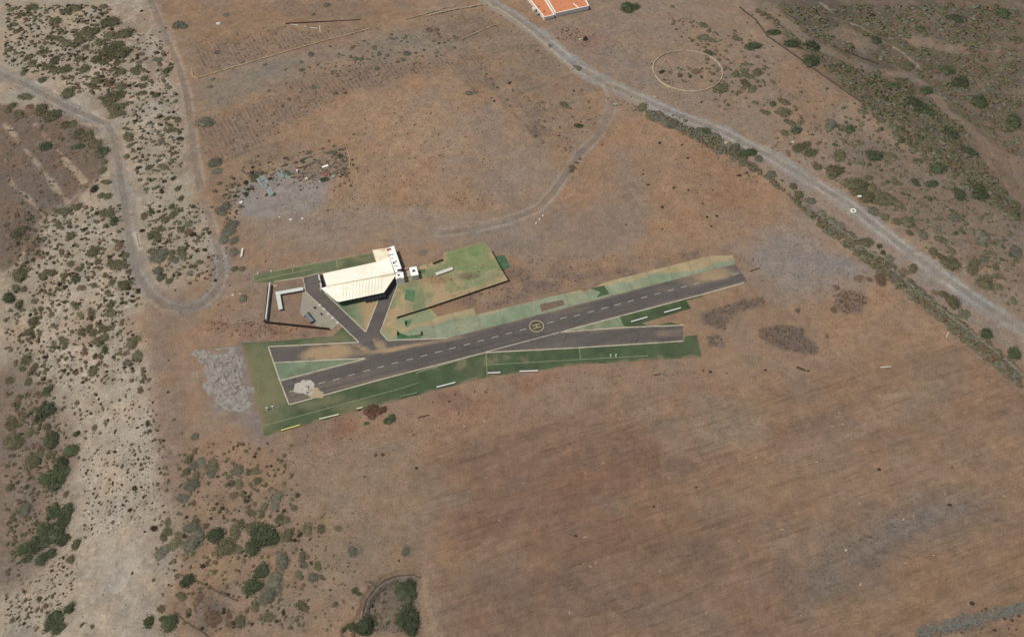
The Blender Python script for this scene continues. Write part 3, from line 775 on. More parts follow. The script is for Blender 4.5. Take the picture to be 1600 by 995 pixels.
# south and west dark turf
def south_turf(X, Y):
    c = turf((75, 87, 63), (85, 92, 68), None, 0.3, 0, 1)(X, Y)
    w = flat(430, 600)
    wst = sstep(16, -6, X - w[0])
    c = mix(c, wst * (0.5 + 0.5 * nz(X, Y, 5, 351, 4)), (100, 103, 77))
    for px, py, rx, ry in ((395, 600, 4, 10), (420, 560, 6, 4), (520, 532, 8, 2.2), (432, 610, 3, 6), (400, 650, 5, 5), (505, 627, 6, 1.6), (560, 632, 5, 1.4), (600, 535, 4, 2)):
        c = mix(c, spot(X, Y, px, py, rx, ry, 0.2, 0.7, int(px)) * 0.55, (131, 121, 92))
    c = mix(c, spot(X, Y, 1085, 545, 5, 5, 0, 0.7, 3) * 0.4, (94, 98, 72))
    rim = [tuple(flat(x_, y_)[:2]) for x_, y_ in ((376, 535.5), (413, 682), (600, 631.3), (761.3, 589.5), (900, 570.5), (1096.6, 558))]
    c = mix(c, sstep(0.9, 0.1, seg_dist(X, Y, rim) + 0.7 * nz(X, Y, 2.5, 352, 4)) * 0.75, (134, 112, 90))
    return c
sheet('turf_surround', [(376, 535.5), (440, 532), (520, 525), (535, 511), (561, 534.7), (700, 528), (760, 552), (880, 545), (1067.9, 532.5), (1071, 524.8), (1088.9, 523.7), (1096.6, 558), (900, 570.5), (761.3, 589.5), (600, 631.3), (413.2, 682)],
      0.012, south_turf)
# pale turf north of the runway
def north_turf(X, Y):
    c = turf((136, 138, 106), (122, 127, 96), SAND, 0.5, 0.36, 2)(X, Y)
    gx_, gy_ = np.floor((X * 0.97 + Y * 0.24) / 4.4), np.floor((-X * 0.24 + Y * 0.97) / 6.5)
    hh_ = _hash(gx_.astype(np.int64), gy_.astype(np.int64), 77)
    c = mix(c, (hh_ > 0.62) * 0.55 * sstep(-0.9, 0.2, nz(X, Y, 4, 78, 3)), (122, 130, 92)); c = mix(c, (hh_ < 0.3) * 0.5, (158, 143, 110))
    def patch(c, pts, rgb, am, soft=0.35, rag=0.45):
        s = sd_poly(X, Y, FP(Z('P2', *pts)), 6) + rag * nz(X, Y, 2.2, 79, 4)
        return mix(c, sstep(soft, -soft, s) * am * sstep(-1.1, -0.2, nz(X, Y, 2.8, 76, 4)), rgb)
    c = patch(c, [(370, 430), (480, 380), (545, 485), (760, 440), (1000, 400), (1020, 425), (380, 640), (350, 500)], (172, 145, 112), 0.85)
    c = patch(c, [(495, 180), (640, 140), (720, 110), (815, 92), (885, 180), (945, 330), (780, 360), (600, 350), (520, 300)], (124, 133, 92), 0.95)
    c = patch(c, [(640, 200), (770, 170), (800, 270), (670, 300)], (132, 140, 98), 0.9, 0.2, 0.1)
    c = patch(c, [(520, 215), (630, 190), (645, 260), (560, 285)], (116, 127, 86), 0.8, 0.2, 0.1)
    c = patch(c, [(780, 190), (880, 180), (935, 300), (840, 310)], (128, 131, 94), 0.8, 0.2, 0.1)
    c = patch(c, [(700, 122), (738, 112), (762, 190), (730, 196)], (100, 116, 76), 0.9, 0.2, 0.1)
    c = patch(c, [(570, 290), (712, 268), (716, 290), (590, 312)], (110, 116, 82), 0.7, 0.2, 0.2)
    c = patch(c, [(490, 380), (580, 355), (625, 470), (545, 485)], (124, 131, 88), 0.95, 0.2, 0.15)
    c = patch(c, [(330, 280), (480, 230), (500, 300), (400, 350), (350, 370)], (120, 127, 90), 0.9)
    c = patch(c, [(640, 440), (860, 350), (900, 420), (720, 480)], (128, 129, 92), 0.6)
    c = patch(c, [(60, 640), (120, 500), (160, 560), (140, 680), (100, 700), (90, 820), (40, 860), (20, 760)], (174, 149, 112), 0.9)
    c = patch(c, [(110, 730), (370, 650), (420, 700), (440, 770), (320, 790), (110, 790)], (136, 143, 112), 0.85)
    c = patch(c, [(110, 795), (480, 770), (480, 800), (320, 822), (110, 832)], (172, 149, 112), 0.8)
    c = patch(c, [(20, 860), (480, 830), (510, 850), (40, 895)], (132, 145, 116), 0.9)
    c = patch(c, [(380, 655), (430, 690), (445, 700), (400, 640)], (156, 148, 96), 0.7)
    c = mix(c, spot(X, Y, 733, 431, 3, 1.2, 0, 0.5, 9) * 0.6, (112, 94, 76)); c = mix(c, spot(X, Y, 682, 437, 3, 1.5, 0, 0.6, 10) * 0.6, (150, 112, 86))
    return c
sheet('turf_field', [(623.5, 438), (655, 430.6), (655, 416), (692.6, 404), (692.6, 394.4), (755.6, 377.2), (770, 394.4), (795.7, 440.2), (672, 481), (684, 494.6), (606, 531.9), (594.6, 518.5)], 0.012, north_turf, (0, 0.5, 0.2))
def strip_turf(X, Y):
    # sand drifts along the outer edge, pale green next to the asphalt
    a, b = flat(606, 532), flat(1148.6, 412)
    d = np.array([b[0] - a[0], b[1] - a[1]]); d /= np.linalg.norm(d)
    across = -(X - a[0]) * d[1] + (Y - a[1]) * d[0]
    c = np.tile(np.array((138, 144, 120), float), (len(X), 1))
    c = mix(c, sstep(-0.2, 0.8, nz(X, Y, 6, 361, 3)), (126, 137, 112))
    along = (X - a[0]) * d[0] + (Y - a[1]) * d[1]
    edge = 2.3 + 1.0 * nz(X, Y, 7, 362, 3) - 0.9 * sstep(60, 110, along)
    c = mix(c, sstep(edge - 0.8, edge + 0.8, across) * 0.9, (170, 148, 115))
    k = np.floor(along / 6.5)
    c = c * (1 + 0.07 * (_hash(k.astype(np.int64), (k * 0).astype(np.int64), 5) - 0.5))[:, None]
    c = mix(c, 0.25 * (_hash(k.astype(np.int64), (k * 0).astype(np.int64), 6) > 0.7), (158, 148, 116)); seam = np.abs(along / 6.5 - np.round(along / 6.5)) * 6.5
    c = mix(c, sstep(0.35, 0.1, seam) * 0.35, (112, 108, 84))
    return c * (1 + 0.05 * nz(X, Y, 2, 363, 3))[:, None]
sheet('turf_strip', [(606, 532), (684, 494.6), (740.3, 481.3), (744.2, 491.8), (839.6, 468.8), (908.7, 452.5), (912, 456.5), (945.2, 440.8), (1108.8, 399.9), (1144.2, 398.8), (1148.6, 412), (880, 481.7), (699.3, 528.1)], 0.016, strip_turf, (0, 0.3, 0.1))
sheet('bare_bed', Z('P2', (1275, 605), (1465, 565), (1480, 607), (1290, 665)), 0.022, (118, 99, 83), (0, 1.0, 0.2))
sheet('turf_patch', Z('P3', (190, 320), (290, 298), (326, 358), (236, 384), (262, 345)), 0.022, (74, 92, 62))
# wedges between the two strips
sheet('turf_wedge', [(428, 567), (573.7, 559.9), (437.7, 595)], 0.018, turf((113, 124, 100), (122, 130, 106), SAND, 0.4, -0.1, 4))
sheet('turf_wedge', [(880, 517.5), (968.4, 494.5), (975, 510.6)], 0.018, turf((118, 126, 100), (126, 130, 104), SAND, 0.4, -0.2, 5))
sheet('turf_wedge', [(968.4, 494.5), (1097.8, 460.2), (1098.9, 463), (1072.3, 469.5), (1080, 481.7), (1002.7, 504.9), (1012.6, 509.2), (975, 510.6)], 0.018, turf((73, 86, 60), (79, 92, 64), None, 0.3, 0, 6))
sheet('turf_wedge', Z('P3', (655, 582), (760, 558), (845, 578)), 0.018, (76, 86, 62))
# turf around the hall
sheet('turf_lane', Z('P1', (140, 365), (430, 310), (1105, 185), (1135, 262), (700, 345), (660, 356), (300, 425), (130, 425)), 0.012, turf((98, 104, 76), (108, 110, 83), (140, 124, 96), 0.5, -0.05, 7))
def triangle_turf(X, Y):
    c = turf((104, 118, 92), (122, 130, 100), SAND, 0.5, -0.1, 8)(X, Y)
    p, q = flat(562, 466), flat(566, 505)
    s = (X - p[0]) * (q[1] - p[1]) - (Y - p[1]) * (q[0] - p[0])
    return mix(c, sstep(1.5, -1.5, s / np.hypot(q[0] - p[0], q[1] - p[1]) + 0.8 * nz(X, Y, 3, 77, 3)) * 0.9, (170, 142, 108))
sheet('turf_triangle', Z('P1', (690, 470), (1220, 500), (1180, 545), (1055, 835)), 0.012, triangle_turf)
# grey concrete apron inside the walled yard
def concrete(X, Y):
    c = np.tile(np.array((150, 143, 129), float), (len(X), 1))
    c = mix(c, sstep(0, 0.8, nz(X, Y, 3.5, 371, 4)), (164, 157, 142))
    return mix(c, sstep(0.1, 0.8, nz(X, Y, 2.2, 372, 3)) * 0.6, (131, 123, 110))
sheet('concrete_yard', Z('S3', (735, 220), (780, 320), (960, 505), (1310, 840), (1165, 945), (1010, 935), (690, 690), (668, 655), (700, 390)), 0.014, concrete, (0, 0.3, 0.3), 0.5)

# asphalt
def asphalt(X, Y):
    c = np.tile(np.array((96, 89, 85), float), (len(X), 1))
    c = mix(c, sstep(-0.3, 0.9, nz(X, Y, 18, 381, 4)) * 0.7, (104, 97, 92))
    c = mix(c, sstep(0.1, 0.9, nz(X, Y, 6, 382, 4)) * 0.5, (86, 79, 77))
    # tyre-polished, streaked along the strip
    a, b = flat(606, 575), flat(1148.6, 428)
    d = np.array([b[0] - a[0], b[1] - a[1]]); d /= np.linalg.norm(d)
    al, ac = (X - a[0]) * d[0] + (Y - a[1]) * d[1], -(X - a[0]) * d[1] + (Y - a[1]) * d[0]
    s = np.clip((fbm(al / 14, ac, 1.6, 383, 3) - 0.5) * 3, -1, 1)
    c = c * (1 + 0.05 * s)[:, None]
    for px, py, rx, ry, an, am in ((509, 551.5, 5.6, 2.3, 0.1, 0.97), (522, 547, 4.5, 2.2, 0.0, 0.9), (512, 562, 5, 0.9, 0.1, 0.85), (543, 550, 4.5, 1.6, 0.1, 0.4), (589.5, 538, 0.8, 2.3, 0.5, 0.8), (567, 544, 1.8, 0.6, -0.6, 0.6), (640, 540, 12, 0.4, 0.2, 0.5), (612, 546.5, 4.5, 0.5, 0.25, 0.75), (600, 548, 4, 0.5, 0.1, 0.5),
                                   (1116, 429, 6, 1.9, 0.25, 0.9), (1100, 432, 8, 2.6, 0.25, 0.4), (596, 540, 1.2, 2.6, 0.5, 0.75), (560, 541, 3.0, 0.8, -0.4, 0.5), (650, 539, 16, 0.5, 0.2, 0.5), (620, 545, 7, 0.6, 0.25, 0.7), (605, 547, 4, 0.5, 0.1, 0.5),
                                   (465, 620, 4, 2.0, 0.2, 0.28), (520, 598, 9, 1.2, 0.28, 0.22), (540, 612, 12, 0.8, 0.28, 0.3), (600, 590, 14, 0.6, 0.28, 0.3), (1040, 519, 4, 0.9, 0.1, 0.45), (1040, 524, 5, 0.5, 0, 0.3), (890, 484, 5, 1.2, 0.2, 0.2), (1040, 452, 4, 1.0, 0, 0.15)):
        c = mix(c, spot(X, Y, px, py, rx, ry, an, 0.5, int(px)) * am, (160, 136, 107))
    # dust blown in along the edgings, rolled-in tyre lines, sealed cracks
    ed = np.min([seg_dist(X, Y, FP(q)) for q in ([(452, 632), (600, 591.6), (759.4, 550.6), (900, 543.6), (1068, 533)], [(437, 595), (573.7, 560)], [(881, 518), (1162, 442)], [(700, 528), (880, 481.7), (1148, 412)], [(419, 541.5), (560, 535)], [(876, 519), (1067, 508)])], 0)
    c = mix(c, sstep(0.75, 0.0, ed + 0.5 * nz(X, Y, 3, 384, 4)) * 0.55, (140, 122, 101))
    for o_, w_ in ((-2.6, 0.18), (-1.1, 0.14), (1.4, 0.2), (2.5, 0.14)):
        c = mix(c, sstep(w_ + 0.25, w_ * 0.3, np.abs(ac - o_ + 0.4 * nz(al, al * 0, 40, 386, 2))) * sstep(-0.4, 0.6, nz(al, ac * 0.2, 18, 387, 2)) * 0.4, (74, 68, 67))
    cr = np.abs(fbm(X, Y, 13, 388, 3) - 0.5)
    c = mix(c, sstep(0.012, 0.003, cr) * 0.5, (68, 62, 62))
    return c
MAIN = [(437.7, 595), (573.7, 559.9), (699.3, 528.1), (880, 481.7), (1148.6, 412), (1168.5, 439.7), (1162, 442), (880, 517.5), (759.4, 550.3), (600, 591.3), (451.5, 631.5)]
CROSS = [(419.6, 541.9), (559.9, 535.1), (600, 541), (699.3, 532), (874.7, 518.6), (1066.8, 507.8), (1067.9, 532.5), (900, 543.1), (759.4, 550.3), (573.7, 559.9), (428.1, 566.9)]
sheet('crosswind_runway', CROSS, 0.024, asphalt)
sheet('taxiway', Z('P1', (545, 380), (672, 350), (695, 480), (1055, 832), (1160, 560), (1215, 520), (1300, 400), (1328, 408), (1175, 830), (1237, 902), (1730, 885), (1300, 1000), (1050, 1050), (960, 1000), (1000, 915), (830, 752), (565, 500)), 0.028, asphalt)
sheet('runway', MAIN, 0.032, asphalt)

# painted dashes, helipad
M_WHITE = paint('white_paint', (174, 166, 157), 0.7, 0.15, 3, 0)
M_EDGE = paint('pale_edging', (190, 178, 158), 0.85, 0.22, 1.2, 0.2, stain=((150, 132, 105), 0.5, 0.7))
M_CREAM = paint('cream_paint', (158, 147, 122), 0.7, 0.15, 3, 0)
M_OLIVE = paint('olive_paint', (82, 74, 54), 0.8, 0.12, 2, 0)
mb = MB()
ax, bx = flat(457.9, 610.3), flat(1149.2, 427.9)
dr = (bx - ax); Ltot = np.linalg.norm(dr); dr = dr / Ltot; nr = np.array([-dr[1], dr[0], 0])
def quad(mb, a, b, w, z):
    d = np.array(b[:2]) - np.array(a[:2]); d = d / np.linalg.norm(d); n = np.array([-d[1], d[0]]) * w / 2
    mb.add([(a[0] - n[0], a[1] - n[1], z), (b[0] - n[0], b[1] - n[1], z), (b[0] + n[0], b[1] + n[1], z), (a[0] + n[0], a[1] + n[1], z)], [(0, 1, 2, 3)])
DASH = Z('P4', (790, 472), (1000, 413), (1110, 387), (1220, 355), (1330, 325), (1435, 297), (1540, 268)) + Z('P5', (215, 327), (333, 296), (453, 265), (570, 234), (690, 203), (807, 172), (924, 141), (1041, 110), (1158, 79), (1387, 19)) + \
    Z('P3', (0, 528), (97, 510), (195, 484), (291, 459), (385, 433), (478, 408), (573, 382), (667, 356), (760, 331), (852, 308), (942, 285), (1218, 217))
for px, py in DASH:
    p = flat(px, py, 0.037)
    quad(mb, p - dr * 0.95, p + dr * 0.95, 0.2, 0.037)
mk = mb.build('runway_marking', M_WHITE); tag(mk, kind='structure')
mb = MB()
quad(mb, flat(650, 582.5), flat(720, 561.5), 0.0001 + 0.12, 0.036); quad(mb, flat(760, 549.5), flat(874, 519.3), 0.22, 0.036)
tag(mb.build('runway_marking', M_EDGE), kind='structure')
hc = flat(838.4, 509.6)
mb = MB()
n = 48
mb.add([(hc[0] + 2.25 * math.cos(2 * math.pi * i / n), hc[1] + 2.25 * math.sin(2 * math.pi * i / n), 0.040) for i in range(n)], [tuple(range(n))])
tag(mb.build('helipad_pavement', M_OLIVE), kind='structure')
mb = MB()
for i in range(n):
    a0, a1 = 2 * math.pi * i / n, 2 * math.pi * (i + 1) / n
    mb.add([(hc[0] + r * math.cos(a), hc[1] + r * math.sin(a), 0.045) for r, a in ((1.78, a0), (2.12, a0), (2.12, a1), (1.78, a1))], [(0, 1, 2, 3)])
# the letter H, read from the runway's end, in outline strokes
HD, HN = dr[:2], nr[:2]
def hq(u0, v0, u1, v1, w):
    a = hc[:2] + HD * u0 + HN * v0; b = hc[:2] + HD * u1 + HN * v1
    quad(mb, a, b, w, 0.046)
hq(-1.15, 0.5, 1.15, 0.5, 0.34); hq(-1.15, -0.5, 1.15, -0.5, 0.34); hq(0, -0.33, 0, 0.33, 0.34)
tag(mb.build('helipad_marking', M_CREAM), kind='structure')

# concrete edging boards along strips and taxiways, turf seams
def edging(segs, w=0.28, h=0.06, mat=None, name='runway_edging'):
    mb = MB()
    for s in segs:
        for a, b in zip(s[:-1], s[1:]):
            p, q = flat(*a), flat(*b)
            mb.beam((p[0], p[1], 0.0), (q[0], q[1], 0.0), w, h + 0.0)
    return tag(mb.build(name, mat or M_EDGE), kind='structure')
edging([[(452, 632), (600, 591.6), (759.4, 550.6), (900, 543.6), (1068, 533)], [(437.5, 594.7), (573.7, 559.6)], [(428, 566.6), (500, 563.2), (573.7, 559.6)], [(419.6, 541.5), (559.9, 534.8)], [(419.2, 541.7), (437.4, 595), (451.5, 632)],
        [(881, 517.5), (968, 494.3), (1098, 460), (1162, 442)], [(876, 519.0), (975, 511.6), (1067, 508)]], 0.3, 0.055)
edging([[(623.6, 438.5), (594.4, 518.5), (605.8, 532.1), (699.3, 528.6)], Z('P1', (690, 482), (1055, 833), (1160, 560)), Z('P1', (560, 500), (830, 752), (1000, 916)), Z('P1', (305, 420), (540, 384), (672, 351)), Z('P1', (540, 384), (563, 498))], 0.26, 0.06, name='taxiway_edging')
edging([[(411, 665), (500, 641), (630, 605.6), (654.4, 597.5)], [(759.5, 551.5), (761.3, 589)], [(761.3, 569.8), (900, 561.9), (1012.6, 555.7)], [(905.4, 543.9), (907, 560.8)]], 0.16, 0.022, paint('turf_seam', (138, 142, 108), 0.9, 0.25, 1.0, 0), 'turf_edging')
edging([Z('P1', (140, 365), (430, 309), (1105, 184)), Z('P1', (140, 418), (300, 380), (610, 318)), Z('P1', (455, 309), (460, 345)), Z('P1', (815, 247), (825, 310)), Z('P1', (138, 365), (140, 418))], 0.16, 0.022, paint('lane_seam', (160, 150, 116), 0.9, 0.2, 1.0, 0), 'lane_edging')
# ------------------------------------------------------------------ the hall
M_ROOF = paint('cream_sheet_metal', (252, 245, 228), 0.55, 0.07, 0.7, 0.5, 0.9, stain=((238, 222, 190), 0.25, 0.6))
M_WROOF = paint('white_flat_roof', (250, 248, 242), 0.75, 0.06, 0.7, 0.1, stain=((226, 214, 200), 0.6, 0.5))
M_WALL = paint('white_render', (214, 206, 192), 0.9, 0.1, 1.0, 0.15)
M_STEEL = paint('grey_steel', (120, 120, 118), 0.5, 0.12, 3, 0, metal=0.3)
M_DARK = paint('dark_opening', (44, 42, 44), 0.5, 0.25, 2, 0)
M_PANEL = paint('dark_glass_panel', (30, 30, 36), 0.25, 0.2, 2, 0, spec=0.5)
M_RUST = paint('rust_patch', (150, 96, 74), 0.9, 0.3, 3, 0.1)
M_GREYC = paint('grey_concrete', (150, 148, 142), 0.9, 0.14, 1.2, 0.2)
M_WCONC = paint('pale_concrete', (206, 200, 190), 0.9, 0.14, 0.8, 0.2)
M_TIMBER = paint('dark_timber', (66, 54, 46), 0.85, 0.25, 2, 0.2)
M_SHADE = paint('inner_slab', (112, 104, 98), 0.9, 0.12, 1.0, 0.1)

def P(v, z, *pts):
    return [tuple(flat(x, y, z)) for x, y in Z(v, *pts)]
EZ = 2.25
hall = thing('clubhouse', flat(560, 445), 'long cream roofed hall with clipped corners beside the taxiways', 'building')
TH = 0.16
def slab(mb, ring, th):
    mb.prism(ring, [(x, y, z - th) for x, y, z in ring])
r1 = P('S1', EZ, (172, 466), (915, 305))
ridge0, ridge1 = flat(*Z('S1', (228, 642))[0], 2.8), flat(*Z('S1', (1168, 462))[0], 2.8)
roof = MB()
slab(roof, [r1[0], tuple(ridge0), tuple(ridge1), P('S1', 2.7, (1095, 235))[0], r1[1]], TH)
roof.build('north_roof', M_ROOF, hall)
roof = MB()
sr = [tuple(ridge0)] + P('S1', EZ, (150, 672), (365, 850), (400, 857), (1020, 727), (1182, 492)) + [tuple(ridge1)]
slab(roof, [(x, y, z - 0.004 if 0 else z) for x, y, z in sr], TH)
roof.build('south_roof', M_ROOF, hall)
roof = MB()
wing = P('S1', EZ + 0.06, (915, 305), (862, 140), (1082, 108)) + P('S1', 2.72, (1095, 235))
slab(roof, wing[::-1], TH)
roof.build('wing_roof', paint('worn_cream_sheet', (240, 226, 198), 0.6, 0.08, 0.6, 0.12, 3.0, stain=((214, 190, 160), 0.4, 0.6)), hall)
def seams(name, e0, e1, t0, t1, n_, m_):
    mb = MB()
    for i in range(1, n_):
        k = i / n_
        p_, q_ = np.array(e0) + (np.array(e1) - np.array(e0)) * k, np.array(t0) + (np.array(t1) - np.array(t0)) * k
        mb.beam(p_ + np.array([0, 0, 0.003]), q_ + np.array([0, 0, 0.003]), 0.08, 0.02)
    return mb.build(name, m_, hall)
M_SEAM = paint('sheet_seam', (244, 234, 212), 0.6, 0.1, 1.5, 0)
seams('north_seams', r1[0], r1[1], tuple(ridge0), tuple(np.array(ridge0) + (np.array(ridge1) - np.array(ridge0)) * 0.8), 18, M_SEAM)
seams('south_seams', P('S1', EZ, (400, 855))[0], P('S1', EZ, (1020, 727))[0], tuple(np.array(ridge0) + (np.array(ridge1) - np.array(ridge0)) * 0.2), tuple(np.array(ridge0) + (np.array(ridge1) - np.array(ridge0)) * 0.85), 14, M_SEAM)
cap = MB()
d = ridge1 - ridge0
cap.tube(ridge0 + np.array([0, 0, 0.03]), ridge1 + np.array([0, 0, 0.03]), 0.11, n=8)
cap.build('ridge_cap', paint('ridge_flashing', (226, 208, 176), 0.6, 0.12, 1.5, 0), hall)
g = MB()
se = P('S1', EZ - 0.2, (150, 676), (365, 856), (400, 862), (1020, 731), (1182, 497))
for a, b in zip(se[:-1], se[1:]):
    g.beam(a, b, 0.10, 0.12)
g.build('gutter', M_STEEL, hall)
# posts that carry the south eave, one by one
wallring = P('S1', EZ - 0.3, (330, 560), (900, 420), (1120, 500), (960, 640), (400, 740))
for px, py in Z('S1', (205, 690), (385, 830), (560, 795), (700, 765), (850, 735), (1010, 705), (1085, 600), (1165, 490)):
    b = flat(px, py, EZ)
    MB().tube((b[0], b[1] + 0.25, 0.02), (b[0], b[1] + 0.25, EZ - 0.2), 0.07, n=8).build('post', M_STEEL, hall)
fl = MB()
fr = [(x, y, 0.09) for x, y, z in P('S1', EZ, (190, 480), (250, 640), (410, 780), (990, 660), (1140, 480), (1085, 150), (880, 165), (925, 320))]
fl.prism(fr, [(x, y, 0.0) for x, y, z in fr])
fl.build('floor_slab', M_SHADE, hall)
wl = MB()
core = [(x, y, EZ - 0.22) for x, y, z in P('S1', EZ, (230, 500), (300, 620), (430, 720), (960, 610), (1120, 470), (1070, 170), (890, 180), (930, 330))]
wl.prism(core, [(x, y, 0.09) for x, y, z in core])
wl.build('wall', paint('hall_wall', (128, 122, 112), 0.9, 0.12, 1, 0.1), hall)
# row of dark panels leaning on the south eave
pa, pb = Z('S1', (722, 803), (1042, 742))
for i in range(6):
    t0, t1 = (i + 0.03) / 6, (i + 0.97) / 6
    q0 = flat(pa[0] + (pb[0] - pa[0]) * t0, pa[1] + (pb[1] - pa[1]) * t0, 1.5)
    q1 = flat(pa[0] + (pb[0] - pa[0]) * t1, pa[1] + (pb[1] - pa[1]) * t1, 1.5)
    dn = np.array([0.22, -0.95, -0.30])
    pn = MB().prism([tuple(q0), tuple(q0 + dn), tuple(q1 + dn), tuple(q1)], [tuple(q + np.array([0, 0, -0.06])) for q in (q0, q0 + dn, q1 + dn, q1)]).build('panel', M_PANEL, hall)
    c = (q0 + q1) / 2 + dn * 0.55
    MB().box((c[0], c[1], c[2] + 0.05), (0.12, 0.10, 0.10), 0.2).build('clamp', M_GREYC, pn)
for t in (0.02, 0.5, 0.98):
    q = flat(pa[0] + (pb[0] - pa[0]) * t, pa[1] + (pb[1] - pa[1]) * t - 2, 1.5)
    MB().tube((q[0] + 0.05, q[1] - 0.4, 0.0), (q[0] + 0.05, q[1] - 0.4, q[2] - 0.27), 0.05, n=8).build('panel_leg', M_STEEL, hall)
# dark panels and white end wall on the west gable
for a, b, c, d_ in (((130, 487), (166, 478), (189, 566), (150, 576)), ((152, 584), (191, 574), (216, 652), (172, 657))):
    q = P('S1', 2.2, a, d_, c, b)
    MB().prism(q, [(x, y, z - 0.1) for x, y, z in q]).build('gable_panel', M_PANEL, hall)
q = P('S1', 1.6, (104, 482), (122, 478), (162, 655), (143, 660))
MB().prism(q[::-1], [(x, y, 0.0) for x, y, z in q[::-1]]).build('end_wall', M_WCONC, hall)
q = P('S1', 1.6, (130, 664), (232, 655), (225, 670), (140, 684))
MB().prism(q[::-1], [(x, y, 0.0) for x, y, z in q[::-1]]).build('corner_wall', M_WCONC, hall)
q = P('S1', 2.5, (92, 655), (124, 615), (140, 620), (136, 650))
p = flat(*Z('S1', (135, 630))[0], 0)
t = thing('heater_stack', p, 'small white stove pipe with dark cap at the hall west corner', 'stove pipe')
MB().tube((p[0], p[1], 0.0), (p[0], p[1], 1.9), 0.16, n=10).build('pipe', M_WHITE, t)
MB().tube((p[0], p[1], 1.9), (p[0], p[1], 2.05), 0.28, 0.05, n=10).build('pipe_cap', M_DARK, t)

# flat roofed annex along the east end
AZ = 2.55
annex = thing('annex', flat(604, 412), 'narrow white flat roofed annex along the hall east end', 'building')
ar = P('S1', AZ, (1090, 118), (1100, 245), (1178, 462), (1182, 492), (1188, 440), (1262, 420), (1258, 392), (1160, 88), (1075, 112))
ar = P('S1', AZ, (1086, 112), (1102, 240), (1176, 452), (1252, 438), (1264, 398), (1160, 86))
MB().prism(ar, [(x, y, 0.0) for x, y, z in ar]).build('wall', M_WALL, annex)
rr_ = [(x, y, AZ + 0.02) for x, y, z in ar]
cxa, cya = np.mean([p[0] for p in ar]), np.mean([p[1] for p in ar])
rb = [(cxa + (x - cxa) * 1.03, cya + (y - cya) * 1.015, AZ + 0.12) for x, y, z in ar]
MB().prism(rb, [(x, y, AZ - 0.02) for x, y, z in rb]).build('flat_roof', M_WROOF, annex)
lr = P('S1', 2.6, (1172, 448), (1186, 546), (1302, 520), (1284, 432))
lr = P('S1', 2.3, (1180, 462), (1184, 545), (1300, 522), (1286, 440))
MB().prism(lr, [(x, y, 0.0) for x, y, z in lr]).build('porch', M_WROOF, annex)
def rbox(v, px, py, z, s, rz, name, mat, par, h=0.25):
    c = flat(*Z(v, (px, py))[0], z)
    return MB().box((c[0], c[1], z + h / 2), (s[0], s[1], h), rz).build(name, mat, par)
RA = math.atan2(*(np.array(r1[1]) - np.array(r1[0]))[[1, 0]])
rbox('S1', 1238, 420, AZ + 0.10, (1.3, 0.75), RA, 'roof_hatch', M_DARK, annex, 0.10)
rbox('S1', 1092, 131, AZ + 0.12, (1.3, 0.75), RA, 'rust_sheet', M_RUST, annex, 0.05)
rbox('S1', 1015, 140, EZ + 0.10, (1.0, 0.6), RA, 'rust_sheet', paint('faded_rust', (206, 168, 146), 0.9, 0.2, 3, 0), annex, 0.05)
rbox('S1', 1118, 208, AZ + 0.12, (1.6, 0.14), RA, 'roof_beam', M_STEEL, annex, 0.15)
rbox('S1', 1132, 258, AZ + 0.12, (0.22, 0.22), RA, 'vent', M_STEEL, annex, 0.3)
rbox('S1', 1156, 322, AZ + 0.12, (0.5, 0.4), RA, 'vent', M_DARK, annex, 0.35)
rbox('S1', 1186, 302, AZ + 0.12, (0.4, 0.3), RA, 'vent', M_STEEL, annex, 0.3)
rbox('S1', 1190, 361, AZ + 0.12, (1.3, 0.10), RA, 'roof_beam', M_STEEL, annex, 0.12)
rbox('S1', 1225, 487, 2.32, (0.7, 0.5), RA, 'roof_hatch', M_DARK, annex, 0.06)
rbox('S1', 1230, 530, 2.32, (1.2, 0.3), RA, 'rust_sheet', paint('pink_rust', (196, 160, 148), 0.9, 0.2, 3, 0), annex, 0.04)
# little shed east of the annex, with its paved link
link = MB()
lk = [(x, y, 0.18) for x, y, z in P('S1', 0.18, (1290, 395), (1318, 512), (1400, 498), (1368, 388))]
link.prism(lk, [(x, y, 0.0) for x, y, z in lk])
tag(link.build('terrace_slab', paint('link_paving', (164, 152, 142), 0.9, 0.15, 1.5, 0.1)), kind='structure')
p = flat(*Z('S1', (1330, 412))[0], 0.18)
t = thing('planter', p, 'long red planter box between the annex and little shed', 'planter')
MB().box((p[0], p[1], 0.43), (1.4, 0.5, 0.5), RA).build('box', paint('red_planter', (170, 98, 82), 0.8, 0.2, 2, 0), t)
MB().box((p[0], p[1], 0.71), (1.2, 0.36, 0.06), RA).build('soil', paint('planter_soil', (196, 164, 146), 0.9, 0.3, 4, 0.2), t)
shed = thing('garden_shed', flat(643, 425), 'small square white shed with a dark roof vent', 'shed')
sr_ = P('S1', 1.9, (1372, 388), (1402, 500), (1500, 482), (1470, 372))
MB().prism(sr_, [(x, y, 0.0) for x, y, z in sr_]).build('wall', M_WALL, shed)
c0 = np.mean(np.array(sr_), 0)
ro = [(c0[0] + (x - c0[0]) * 1.05, c0[1] + (y - c0[1]) * 1.05, 2.00) for x, y, z in sr_]
MB().prism(ro, [(x, y, 1.9) for x, y, z in ro]).build('roof', M_WROOF, shed)
rbox('S1', 1433, 432, 1.98, (0.75, 0.6), RA, 'vent', M_DARK, shed, 0.28)

